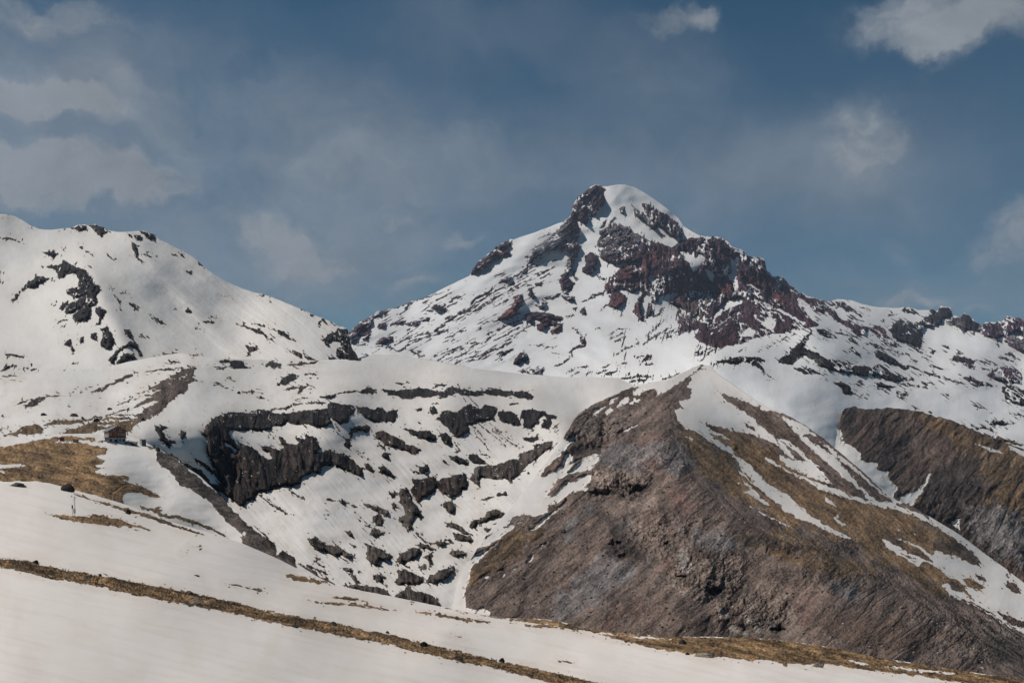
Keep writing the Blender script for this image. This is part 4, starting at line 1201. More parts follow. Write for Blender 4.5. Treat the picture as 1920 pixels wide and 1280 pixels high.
if '4' in LAYERS:
    def crag4(X, Y):
        wx = X + 16 * perlin(X / 30, Y / 30, 81); wy = Y + 14 * perlin(X / 28, Y / 28, 82); g = 0
        for a, b, r1, r2, k in [(1165, 900, 62, 34, 1), (1240, 1000, 75, 48, .9), (1330, 1070, 85, 55, 1), (1410, 1140, 80, 42, 1), (1120, 800, 70, 34, .9), (1240, 860, 60, 40, .45), (1500, 1020, 110, 20, .6), (1560, 1085, 130, 26, .45), (1850, 1190, 90, 50, .8), (1170, 1010, 36, 36, .9), (1060, 800, 30, 50, .8), (1760, 1160, 50, 40, .4)]:
            g = np.maximum(g, k * (1 - sstep(.55, 1.25, np.hypot((wx - a) / r1, (wy - b) / r2))))
        return g
    def rel4(X, Y, Z, P, S, D):
        u = Z / F
        rk = sstep(-4, 6, S)
        crest = np.interp(Y, [680, 760, 830, 900, 980, 1040, 1100, 1200], [1315, 1265, 1275, 1310, 1400, 1540, 1680, 1850])
        front = sstep(10, -30, X - crest)
        cx = X + (Y - 900) * .55
        cg = crag4(X, Y)
        scree = ridged((X * .62 + Y * .78) / 30, (Y * .62 - X * .78) / 130, 3, 14, .5) * .9 + fbm((X * .62 + Y * .78) / 7, (Y * .62 - X * .78) / 26, 3, 4, .6) * .35
        rocky = ridged(X / 30 + .3 * perlin(X / 25, Y / 25, 71), Y / 44, 5, 2, .58) * 4.2 + ridged(X / 9, Y / 16, 3, 5, .6) * 1.1
        h = rk * front * (ridged(cx / 90, Y / 120, 2, 1) * 5 + scree * (1 - cg) + (rocky * .85 + 2.5) * cg)
        h = h + rk * (1 - front) * (fbm((X - Y * .9) / 40, (Y + X * .4) / 90, 4, 3) * 3)
        # columnar cliff band and cave ledges
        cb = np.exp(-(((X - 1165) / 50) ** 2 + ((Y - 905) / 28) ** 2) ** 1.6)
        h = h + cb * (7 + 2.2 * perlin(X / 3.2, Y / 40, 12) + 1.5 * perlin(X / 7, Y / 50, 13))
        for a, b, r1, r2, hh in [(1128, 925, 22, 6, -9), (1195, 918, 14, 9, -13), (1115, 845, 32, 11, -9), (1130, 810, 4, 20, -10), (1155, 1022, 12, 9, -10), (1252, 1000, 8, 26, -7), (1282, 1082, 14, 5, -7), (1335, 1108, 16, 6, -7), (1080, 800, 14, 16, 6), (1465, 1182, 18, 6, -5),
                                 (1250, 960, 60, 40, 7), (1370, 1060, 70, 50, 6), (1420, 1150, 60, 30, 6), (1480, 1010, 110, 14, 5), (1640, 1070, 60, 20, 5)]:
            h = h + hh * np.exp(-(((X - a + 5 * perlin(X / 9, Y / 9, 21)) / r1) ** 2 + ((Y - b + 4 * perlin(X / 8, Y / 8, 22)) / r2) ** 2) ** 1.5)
        h = h + (1 - rk) * fbm(X / 70, Y / 50, 2, 6) * 2
        return u * h
    def front4(X, Y): return sstep(10, -30, X - np.interp(Y, [680, 760, 830, 900, 980, 1040, 1100, 1200], [1315, 1265, 1275, 1310, 1400, 1540, 1680, 1850]))
    def fm4(X, Y):
        a, b = turn(51)(X, Y); c_, e_ = turn(-54)(X, Y); f = front4(X, Y) > .5
        return np.where(f, a, c_), np.where(f, b, e_)
    def gr4(X, Y):
        crest = np.interp(Y, [680, 760, 830, 900, 980, 1040, 1100, 1200], [1315, 1265, 1275, 1310, 1400, 1540, 1680, 1850])
        f = sstep(14, -20, X - crest)
        fl = np.where(f > .5, X * .62 + Y * .78, X * .62 - Y * .78); al = np.where(f > .5, Y * .62 - X * .78, Y * .62 + X * .78)
        return fl + 3 * perlin(X / 30, Y / 30, 60), al, np.where(f > .5, .85, .8)
    m4 = terrain_mat('ridge_scree_and_snow', .42, snow=(.79, .765, .735), edge=4.2, rockbump=.9, snowbump=.25, dirt=.09, grain=1.0, pebble=.8, column=.3)
    c4 = [(1320, 685, 2080), (1290, 730, 1620), (1262, 770, 1230), (1272, 830, 1000), (1310, 900, 850), (1400, 980, 720), (1550, 1030, 640), (1720, 1110, 580), (1920, 1190, 520), (1180, 745, 1520), (1090, 785, 1300), (1130, 830, 1130), (1150, 900, 930), (1180, 1000, 760), (1000, 1080, 680), (950, 1140, 590), (1100, 1150, 540), (1300, 1150, 500), (1500, 1180, 470), (1700, 1200, 440),
          (1250, 1000, 720), (1400, 1100, 590), (1100, 950, 860), (1333, 688, 2060), (1380, 725, 1760), (1438, 763, 1535), (1484, 782, 1450), (1538, 818, 1360), (1587, 858, 1275), (1630, 895, 1220), (1683, 940, 1175), (1400, 840, 1240), (1500, 900, 1120), (1600, 980, 900), (1760, 1000, 1000), (1720, 952, 1170), (1850, 1037, 1040), (1920, 1085, 900), (1880, 1130, 650), (1300, 1300, 440), (1800, 1300, 380), (900, 1300, 450), (1330, 850, 1030), (1440, 940, 880)] + SH
    top4 = [(830, 1180), (845, 1150), (865, 1075), (912, 1003), (978, 927), (1027, 862), (1058, 818), (1070, 800), (1078, 785), (1092, 772), (1112, 760), (1128, 752), (1150, 742), (1170, 733), (1190, 724), (1220, 716), (1250, 712), (1280, 698), (1300, 688), (1318, 684), (1333, 686), (1345, 700), (1380, 724), (1410, 745), (1438, 763), (1484, 782), (1510, 797), (1538, 818), (1587, 858), (1630, 895), (1683, 939), (1720, 955), (1760, 978), (1800, 1002), (1850, 1040), (1885, 1065), (1920, 1092), (2000, 1150), (2160, 1260)]
    bot4 = [(830, 1260), (2160, 1330)]
    landform('rocky_hill', '4', 848, 2140, top4, bot4, ext(c4), m4, rel4, whole=True, base=1, basecol='t', jag=1.6, rag=.8, grainy=gr4, zones=[(51, lambda X, Y: front4(X, Y)), (-54, lambda X, Y: 1 - front4(X, Y))], crag=lambda X, Y: .2 + .8 * crag4(X, Y), flowmap=fm4)

if '5' in LAYERS:
    def rel5(X, Y, Z, P, S, D):
        u = Z / F; rk = sstep(-4, 6, S)
        cx = X + (Y - 850) * .7
        return u * (rk * (ridged((X + (Y - 850) * .5) / 34 + .4 * perlin(X / 40, Y / 40, 77), Y / 60, 5, 1, .55) * 2.6 + fbm(X / 12, Y / 12, 3, 5) * .8) + fbm(X / 80, Y / 50, 3, 6) * 4)
    def gr5(X, Y): return X * .6 + Y * .8, Y * .6 - X * .8, 1.0
    m5 = terrain_mat('far_knoll_scree', .75, edge=4.2, rockbump=.6, grain=1.0, pebble=.4, column=.3)
    c5 = [(1590, 775, 1850), (1577, 830, 1500), (1600, 866, 1320), (1630, 897, 1265), (1683, 942, 1225), (1722, 966, 1240), (1640, 850, 1500), (1650, 770, 1950), (1800, 780, 1980), (1920, 830, 1950), (1700, 860, 1600), (1720, 910, 1390), (1850, 900, 1450), (1920, 980, 1250), (1920, 1080, 1150), (1800, 1000, 1250), (1750, 1080, 1150)]
    top5 = [(1540, 850), (1572, 815), (1574, 795), (1580, 772), (1590, 765), (1600, 763), (1614, 768), (1630, 769), (1665, 766), (1700, 770), (1728, 773), (1753, 782), (1782, 789), (1807, 799), (1848, 817), (1885, 830), (1920, 842), (2160, 900)]
    landform('rocky_knoll', '5', 1545, 2140, top5, [(1540, 900), (1600, 950), (1700, 1060), (2160, 1200)], ext(c5), m5, rel5, base=1, basecol='b', jag=2, rag=.8, grainy=gr5, zones=[(40, lambda X, Y: 1.0)], flowmap=turn(38), crag=lambda X, Y: .3 + .6 * sstep(850, 960, Y))

if '6' in LAYERS:
    def rel6(X, Y, Z, P, S, D):
        u = Z / F; rk = sstep(-3, 4, S)
        return u * (rk * (1.2 + fbm(X / 14, Y / 7, 4, 1) * .9) + fbm(X / 90, Y / 30, 3, 6) * 2.5)
    m6 = terrain_mat('spur_grass_and_snow', .28, snow=(.79, .765, .73), edge=3.5, rockbump=.6, snowbump=.3, dirt=.10)
    c6 = [(0, 828, 730), (100, 812, 750), (205, 812, 775), (270, 820, 760), (205, 829, 700), (290, 842, 700), (303, 848, 690), (0, 860, 600), (0, 900, 480), (200, 900, 500), (120, 870, 580), (290, 930, 540), (400, 980, 510), (347, 876, 640), (420, 936, 580), (480, 992, 500), (560, 1056, 430), (300, 980, 440), (600, 1150, 380), (0, 1000, 380), (300, 1100, 380), (450, 1060, 430)]
    top6 = [(-260, 842), (0, 828), (50, 822), (75, 818), (120, 813), (180, 812), (235, 815), (262, 822), (290, 839), (303, 845), (332, 860), (347, 874), (375, 892), (416, 932), (447, 960), (478, 988), (500, 1008), (544, 1043), (556, 1055), (640, 1110)]
    landform('grassy_spur', '6', -240, 620, top6, [(-260, 1010), (200, 1040), (500, 1160), (640, 1190)], ext(c6), m6, rel6, jag=.6, frag=.5, zones=[(-78, lambda X, Y: 1.0)], flowmap=turn(-80), crag=lambda X, Y: .45 + 0 * X, grainy=lambda X, Y: (Y * 1.8 - X * .3, X * .9, 1.5))

if '7' in LAYERS:
    def rel7(X, Y, Z, P, S, D):
        x, y = P[..., 0], P[..., 1]
        rk = sstep(-3, 5, S)
        g = rk * (.8 + .9 * fbm(X / 9, Y / 5, 4, 1, .65)) * Z / F * 2.6
        s = .35 * fbm(x / 22, y / 30, 3, 6) * np.clip(Z / 150, .2, 1) + .03 * fbm((x + .5 * y) / 5, (y - .4 * x) / 14, 2, 8) * np.clip(Z / 60, .1, 1.2)
        return g + s
    m7 = terrain_mat('meadow_snow', .06, snow=(.93, .865, .80), edge=3.2, rockbump=.9, snowbump=.8, streak=13, dirt=.105, column=.35, pebble=.5, snowscale=1.0)
    c7 = [(0, 903, 330), (0, 960, 165), (0, 1050, 62), (0, 1150, 26), (0, 1280, 12), (140, 966, 200), (300, 975, 330), (300, 1090, 72), (300, 1200, 28), (300, 1280, 17), (456, 1019, 335), (560, 1068, 330), (560, 1150, 92), (560, 1280, 27), (825, 1137, 320), (825, 1200, 112), (825, 1280, 50), (1100, 1180, 300), (1100, 1240, 130), (1100, 1290, 75), (1400, 1197, 280), (1400, 1250, 160), (1400, 1300, 100), (1700, 1243, 240), (1700, 1290, 170), (1920, 1276, 220), (1920, 1320, 150), (0, 1400, 8), (900, 1450, 17), (1920, 1480, 60)]
    top7 = [(-560, 850), (-260, 878), (0, 903), (70, 902), (95, 906), (130, 915), (165, 925), (200, 935), (250, 950), (300, 972), (350, 986), (400, 1000), (430, 1010), (456, 1019), (512, 1043), (553, 1063), (590, 1078), (627, 1096), (680, 1107), (733, 1117), (780, 1127), (825, 1136.5), (880, 1148), (933, 1157), (984, 1160), (1010, 1160), (1040, 1163), (1062, 1168), (1085, 1176), (1155, 1185), (1200, 1188), (1268, 1194), (1340, 1194), (1397, 1196), (1440, 1198), (1494, 1204), (1540, 1211), (1574, 1217), (1649, 1233), (1700, 1241), (1784, 1254), (1920, 1275), (2200, 1310), (2500, 1330)]
    landform('snowy_meadow', '7', -540, 2480, top7, [(-560, 1420), (2500, 1480)], ext(c7), m7, rel7, jag=.8, warp=2.6, frag=.7, zones=[(-77, lambda X, Y: 1.0)], flowmap=turn(-77), crag=lambda X, Y: .7 + 0 * X, rag=1.7, grainy=lambda X, Y: (Y * 1.6 - X * .3, X * .8, 1.9))

# ---------------------------------------------------------------- the air between here and the mountain
def box(name, lo, hi):
    me = bpy.data.meshes.new(name)
    v = [(x, y, z) for x in (lo[0], hi[0]) for y in (lo[1], hi[1]) for z in (lo[2], hi[2])]
    me.from_pydata(v, [], [(0, 1, 3, 2), (4, 6, 7, 5), (0, 4, 5, 1), (2, 3, 7, 6), (0, 2, 6, 4), (1, 5, 7, 3)])
    o = bpy.data.objects.new(name, me); sc.collection.objects.link(o); return o
if HAZE > 0:
    hz = box('haze', (-9000, -200, -2600), (9000, 14000, 2300)); hz['kind'] = 'stuff'
    hm = bpy.data.materials.new('air'); hm.use_nodes = True; t = hm.node_tree; t.nodes.clear()
    o_ = N(t, 'ShaderNodeOutputMaterial'); pv = N(t, 'ShaderNodeVolumePrincipled'); link(t, pv.outputs[0], o_.inputs['Volume'])
    pv.inputs['Color'].default_value = (.62, .72, .95, 1); pv.inputs['Density'].default_value = HAZE
    hz.data.materials.append(hm)
# ---------------------------------------------------------------- things
import bmesh
from mathutils import noise as mn, Matrix
def flat(name, col, rough=.8, var=.25, scale=3.0, bump=.0, metal=0):
    m = bpy.data.materials.new(name); m.use_nodes = True; nt = m.node_tree; b = nt.nodes['Principled BSDF']
    obj = N(nt, 'ShaderNodeTexCoord').outputs['Object']
    n = noise(nt, obj, scale, 6, .65)
    g = maprange(nt, n, .36, .64, 1 - var * 1.6, 1 + var * 1.6, False)
    v = N(nt, 'ShaderNodeVectorMath', operation='SCALE'); v.inputs[0].default_value = col; link(nt, g, v.inputs['Scale'])
    link(nt, v.outputs[0], b.inputs['Base Color']); b.inputs['Roughness'].default_value = rough; b.inputs['Metallic'].default_value = metal
    b.inputs['Specular IOR Level'].default_value = .25
    if bump:
        bp = N(nt, 'ShaderNodeBump'); bp.inputs['Distance'].default_value = bump; link(nt, n, bp.inputs['Height']); link(nt, bp.outputs[0], b.inputs['Normal'])
    return m
def boards(name, c1, c2, pitch):
    m = bpy.data.materials.new(name); m.use_nodes = True; nt = m.node_tree; b = nt.nodes['Principled BSDF']
    obj = N(nt, 'ShaderNodeTexCoord').outputs['Object']
    wv = N(nt, 'ShaderNodeTexWave', wave_type='BANDS', bands_direction='Z', wave_profile='SAW'); link(nt, obj, wv.inputs['Vector']); wv.inputs['Scale'].default_value = pitch; wv.inputs['Distortion'].default_value = .4
    n = noise(nt, obj, 1.2, 5, .7)
    link(nt, mixc(nt, maprange(nt, n, .38, .62, 0, 1), c1, c2), b.inputs['Base Color']); b.inputs['Roughness'].default_value = .8
    bp = N(nt, 'ShaderNodeBump'); bp.inputs['Distance'].default_value = .04; link(nt, wv.outputs['Fac'], bp.inputs['Height']); link(nt, bp.outputs[0], b.inputs['Normal'])
    return m
def mesh(name, bm, mats, parent=None):
    me = bpy.data.meshes.new(name); bm.to_mesh(me); bm.free()
    for m in (mats if isinstance(mats, list) else [mats]): me.materials.append(m)
    o = bpy.data.objects.new(name, me); sc.collection.objects.link(o)
    if parent: o.parent = parent
    return o
def tag(o, label, cat, group=None):
    o['label'] = label; o['category'] = cat
    if group: o['group'] = group
    return o
def empty(name, loc, rz, label, cat):
    o = bpy.data.objects.new(name, None); sc.collection.objects.link(o); o.location = loc; o.rotation_euler = (0, 0, rz); o.empty_display_size = .5
    return tag(o, label, cat)
def bx(bm, x0, x1, y0, y1, z0, z1, bevel=0, mat=0):
    r = bmesh.ops.create_cube(bm, size=1)
    bmesh.ops.transform(bm, verts=r['verts'], matrix=Matrix.Translation(((x0 + x1) / 2, (y0 + y1) / 2, (z0 + z1) / 2)) @ Matrix.Diagonal((x1 - x0, y1 - y0, z1 - z0, 1)))
    fs = {f for v in r['verts'] for f in v.link_faces}
    for f in fs: f.material_index = mat
    if bevel: bmesh.ops.bevel(bm, geom=list({e for v in r['verts'] for e in v.link_edges}), offset=bevel, segments=1, affect='EDGES')
def boxo(name, m, parent, *a, bevel=0):
    bm = bmesh.new(); bx(bm, *a, bevel=bevel); return mesh(name, bm, m, parent)
def rod(bm, a, b, r0, r1, seg=8):
    a = Vector(a); b = Vector(b); dd = b - a
    r = bmesh.ops.create_cone(bm, cap_ends=True, segments=seg, radius1=r0, radius2=r1, depth=dd.length)
    bmesh.ops.transform(bm, verts=r['verts'], matrix=Matrix.Translation((a + b) / 2) @ dd.to_track_quat('Z', 'Y').to_matrix().to_4x4())

# --- the mountain hut
m_wood = boards('red_brown_boards', (.21, .085, .050), (.15, .065, .040), 2.2)
m_sunlit = boards('sunlit_boards', (.50, .36, .29), (.40, .28, .22), 2.2)  # same boards in a paler tone, sunlight on the long wall put into colour
m_roof = flat('grey_sheet_roof', (.17, .195, .20), .45, .12, .8)
m_base = flat('pale_blue_plaster', (.40, .44, .52), .8, .25, .9)
m_dark = flat('dark_trim', (.020, .017, .018), .6, .2)
m_glass = flat('window_glass', (.03, .035, .045), .15, .1)
m_white = flat('white_paint', (.62, .60, .58), .6, .1)
m_ply = flat('orange_door_wood', (.25, .10, .04), .7, .2)
hp = SURF['6'](203.5, 828.5); kx = hp.y / F
hut = empty('mountain_hut', hp, math.radians(28), 'long two-storey wooden mountain hut with grey gabled roof on the grassy spur', 'hut')
W, L, ZB, ZE, ZA = 10.7, 20.5, 3.05, 7.15, 10.15
bm = bmesh.new()
v = [bm.verts.new(q) for q in ((0, 0, ZB), (W, 0, ZB), (W, 0, ZE), (W / 2, 0, ZA), (0, 0, ZE), (0, L, ZB), (W, L, ZB), (W, L, ZE), (W / 2, L, ZA), (0, L, ZE))]
for f, mi in (((0, 1, 2, 3, 4), 0), ((5, 9, 8, 7, 6), 0), ((0, 4, 9, 5), 1), ((1, 6, 7, 2), 0), ((0, 5, 6, 1), 0), ((4, 3, 8, 9), 0), ((3, 2, 7, 8), 0)):
    bm.faces.new([v[i] for i in f]).material_index = mi
mesh('wall', bm, [m_wood, m_sunlit], hut)
bm = bmesh.new(); bx(bm, .35, W - .35, .35, L - .35, -4, ZB - .3)
base = mesh('basement', bm, m_base, hut)
for x0, x1, z0, z1 in ((.9, 2.0, .3, 2.1), (3.6, 5.4, .2, 1.7), (6.6, 7.6, .9, 2.0), (8.8, 9.9, .2, 2.0)):
    boxo('opening', m_dark, base, x0, x1, .28, .4, z0, z1)
for y0, y1 in ((1.2, 2.0), (3.4, 4.1), (7.0, 8.2), (10.2, 11.4), (15.0, 15.7)):
    boxo('opening', m_dark, base, .28, .4, y0, y1, .5, 1.7)
for px_, py_ in ((.1, .1), (W - .1, .1), (W / 2, .1), (.1, L / 3), (.1, L * 2 / 3), (W - .1, L - .1)):
    boxo('post', m_dark, hut, px_ - .15, px_ + .15, py_ - .15, py_ + .15, -2.5, ZB - .3)
bm = bmesh.new(); bx(bm, -.7, W + .9, -.5, L + .3, ZB - .3, ZB - .003); mesh('balcony_deck', bm, m_dark, hut)
def slab(x0, z0, x1, z1, t=.22, y0=-.9, y1=L + .9):
    bm = bmesh.new(); nx, nz = -(z1 - z0), (x1 - x0); l = math.hypot(nx, nz); nx, nz = nx / l * t, nz / l * t
    if nz < 0: nx, nz = -nx, -nz
    q = [(x0, z0), (x1, z1), (x1 + nx, z1 + nz), (x0 + nx, z0 + nz)]
    a = [bm.verts.new((x, y0, z)) for x, z in q]; b = [bm.verts.new((x, y1, z)) for x, z in q]
    bm.faces.new(a); bm.faces.new(b[::-1])
    for i in range(4): bm.faces.new((a[i], b[i], b[(i + 1) % 4], a[(i + 1) % 4]))
    bmesh.ops.recalc_face_normals(bm, faces=bm.faces)
    return bm
k = (ZA - ZE) / (W / 2); oh = .9
rl = mesh('roof', slab(-oh, ZE - oh * k + .02, W / 2 + .02, ZA + .03), m_roof, hut)
rr = mesh('roof', slab(W + oh, ZE - oh * k + .02, W / 2 + .02, ZA + .03), m_roof, hut)
for s_, rf in ((-1, rl), (1, rr)):
    bm = bmesh.new(); rod(bm, (W / 2 + s_ * .05, -.95, ZA + .1), (W / 2 + s_ * (W / 2 + oh), -.95, ZE - oh * k + .08), .13, .13, 6); mesh('barge_board', bm, m_dark, rf)
    bm = bmesh.new(); rod(bm, (W / 2 + s_ * (W / 2 + oh + .06), -.9, ZE - oh * k), (W / 2 + s_ * (W / 2 + oh + .06), L + .9, ZE - oh * k), .09, .09, 6); mesh('gutter', bm, m_dark, rf)
def window_g(x, z, w_, h_, face, fm=None):
    if face == 'g': a = (x - w_ / 2, x + w_ / 2, -.07, .02, z - h_ / 2, z + h_ / 2); p = (x - w_ / 2 + .14, x + w_ / 2 - .14, -.09, -.05, z - h_ / 2 + .14, z + h_ / 2 - .14)
    else: a = (-.07, .02, x - w_ / 2, x + w_ / 2, z - h_ / 2, z + h_ / 2); p = (-.09, -.05, x - w_ / 2 + .14, x + w_ / 2 - .14, z - h_ / 2 + .14, z + h_ / 2 - .14)
    f = boxo('window', fm or m_white, hut, *a); boxo('pane', m_glass, f, *p)
for x, z, w_, h_ in ((3.5, 8.0, 1.35, 1.45), (7.3, 7.75, 1.3, 1.4), (1.2, 5.0, 1.2, 1.3), (6.9, 5.0, 1.7, .9), (9.25, 4.8, 1.5, .8)):
    window_g(x, z, w_, h_, 'g')
for x, z in ((4.6, 7.95), (6.35, 7.9), (2.2, 4.9)): boxo('shutter', m_dark, hut, x - .3, x + .3, -.06, .02, z - .75, z + .7)
boxo('door', m_ply, hut, 3.6, 4.8, -.05, .02, ZB + .1, 5.6)
for y in (2.3, 8.3, 12.6, 16.0, 18.8): window_g(y, 4.95, 1.1, 1.6, 'l')
for y in (3.5, 9.0, 12.8, 16.6): window_g(y, 6.45, 1.3, .6, 'l')
boxo('door', m_dark, hut, -.05, .02, 5.4, 6.3, ZB + .1, 5.3)
# --- shed, red cabin, tan cabin
m_shed = flat('pale_grey_sheet', (.42, .43, .43), .5, .12, .7); m_shedd = flat('dark_grey_sheet', (.10, .105, .115), .6, .15)
p = SURF['6'](265.5, 835.5); s_ = p.y / F
shed = empty('shed', p, math.radians(42), 'small pale grey flat-roofed shed on the snow to the right of the hut', 'shed')
a_ = 6.4 * s_ / .72; h_ = 12.2 * s_
boxo('wall', m_shed, shed, 0, a_, 0, a_, -1.5, h_ - .15, bevel=.03)
bm = bmesh.new(); bx(bm, -.15, a_ + .15, -.15, a_ + .15, h_ - .147, h_); mesh('roof', bm, m_dark, shed)
boxo('door', m_shedd, shed, .25, a_ - .25, -.06, .02, .05, h_ - .4)  # dark sheet over most of the right-hand wall
m_red = flat('red_paint', (.24, .028, .022), .5, .2, 1.0); m_tan = flat('tan_panels', (.30, .22, .18), .7, .15, 1.0)
p = SURF['6'](116, 826.6); s_ = p.y / F
cab = empty('cabin', p, math.radians(12), 'small dark red box cabin on the grass left of the hut', 'cabin')
a_ = 7.4 * s_
boxo('wall', m_red, cab, -a_ / 2, a_ / 2, 0, a_ * .9, -1, 6.2 * s_, bevel=.05)
bm = bmesh.new(); bx(bm, -a_ / 2 - .15, a_ / 2 + .15, -.15, a_ * .9 + .15, 6.2 * s_ + .003, 6.2 * s_ + .18); mesh('roof', bm, flat('dark_red_roof', (.13, .02, .018), .6), cab)
boxo('door', flat('maroon_door', (.11, .015, .013), .6), cab, -.5, .4, -.05, .03, .05, 1.9)
bm = bmesh.new(); rod(bm, (a_ / 2 + .25, .2, -.5), (a_ / 2 + .25, .2, 9.6 * s_), .16, .10); mesh('vent_pipe', bm, m_white, cab)
p = SURF['6'](141, 829.8); s_ = p.y / F
cab2 = empty('water_tank', p, math.radians(6), 'low tan panelled tank on the snow strip between red cabin and hut', 'tank')
a_ = 9.5 * s_
boxo('tank_body', m_tan, cab2, -a_ / 2, a_ / 2, 0, a_ * .6, -1, 5.5 * s_, bevel=.08)
bm = bmesh.new(); bx(bm, -a_ / 2 - .1, a_ / 2 + .1, -.1, a_ * .6 + .1, 5.5 * s_ + .003, 5.9 * s_); mesh('lid', bm, flat('light_lid', (.40, .34, .30)), cab2)
for q in (-.28, .0, .28): boxo('rib', m_tan, cab2, a_ * q - .05, a_ * q + .05, -.05, .02, 0, 5.3 * s_)
# --- weather mast with its guy wires, and the short post beside it
m_steel = flat('galvanised_steel', (.42, .42, .43), .4, .1, 2.0, metal=.4)
p = SURF['7'](139.7, 966); s_ = p.y / F; H = 42 * s_
mast = empty('weather_mast', p, .3, 'tall thin steel weather mast with guy wires on the foreground snow', 'mast')
bm = bmesh.new()
for q in range(3):
    a = q * 2.094; rod(bm, (.11 * math.cos(a), .11 * math.sin(a), -.3), (.11 * math.cos(a), .11 * math.sin(a), H * .8), .022, .022, 5)
    for j in range(14):
        z = H * .8 * j / 14; b = (q + 1) * 2.094
        rod(bm, (.11 * math.cos(a), .11 * math.sin(a), z), (.11 * math.cos(b), .11 * math.sin(b), z + H * .8 / 14), .012, .012, 4)
rod(bm, (0, 0, H * .75), (0, 0, H), .03, .02, 6); mesh('lattice_pole', bm, m_steel, mast)
bm = bmesh.new(); rod(bm, (-.55, 0, H * .83), (.5, 0, H * .83), .025, .025, 6); arm = mesh('cross_arm', bm, m_steel, mast)
bm = bmesh.new(); rod(bm, (-.5, 0, H * .83), (-.5, 0, H * .9), .07, .05, 8); mesh('sensor', bm, m_dark, arm)
boxo('instrument_box', m_white, mast, -.2, .2, -.32, -.12, H * .1, H * .32, bevel=.02)
for q in range(3):
    a = q * 2.094 + .25; bm = bmesh.new(); rod(bm, (0, 0, H * .8), (math.cos(a) * 2.9, math.sin(a) * 2.9, .15 - math.sin(a) * .2), .008, .008, 4); mesh('guy_wire', bm, m_steel, mast)
p = SURF['7'](135.6, 965.5); s_ = p.y / F
post = empty('marker_post', p, 0, 'short dark post standing just left of the weather mast', 'post')
bm = bmesh.new(); rod(bm, (0, 0, -.3), (0, 0, 18 * s_), .05, .04, 8); mesh('stem', bm, m_steel, post)
boxo('gauge', m_dark, post, -.09, .09, -.09, .09, 12 * s_, 19 * s_, bevel=.01)

# --- boulders
m_bl = {'k': flat('dark_boulder_stone', (.035, .032, .030), .9, .5, 2.2, .1), 'r': flat('rusty_boulder_stone', (.10, .050, .040), .9, .45, 1.5, .1),
        'n': flat('grey_boulder_stone', (.085, .075, .065), .9, .5, 2.2, .1), 'q': flat('pale_slab_stone', (.24, .20, .155), .9, .35, 2.5, .08), 'y': flat('mossy_yellow_stone', (.14, .11, .03), .9, .4, 2.0, .1)}
def boulder(num, x, y, w_, h_, c, label, seed, point=0.0):
    p = SURF[num](x, y); s_ = p.y / F; R = w_ * s_ / 2; Hh = h_ * s_
    bm = bmesh.new(); bmesh.ops.create_icosphere(bm, subdivisions=4, radius=1)
    for v in bm.verts:
        q = v.co.copy(); o3 = Vector((seed * 3.1, seed * 1.7, 0))
        d = 1 + .35 * mn.noise(q * 1.1 + o3) + .16 * mn.noise(q * 2.7 + o3) + .07 * mn.noise(q * 6 + o3)
        # chipped planes
        for j in range(7):
            nrm = Vector((math.sin(seed + j * 2.3), math.cos(seed * 1.3 + j * 1.9), math.sin(seed * .7 + j * 1.1))).normalized()
            e = (q * d).dot(nrm)
            if e > .78: d *= .78 / e
        v.co = Vector((q.x * d * R, q.y * d * R * .8, max(q.z, -.35) * d * Hh * .78 * (1 + point * max(0, 1 - 1.6 * math.hypot(q.x - .3, q.y)) * (q.z > 0)) + Hh * .18))
    for f in bm.faces: f.smooth = False
    o = mesh('boulder', bm, m_bl[c]); o.location = p; o.rotation_euler = (0, 0, 0)
    return tag(o, label, 'boulder', 'boulders lying on the snow and grass')
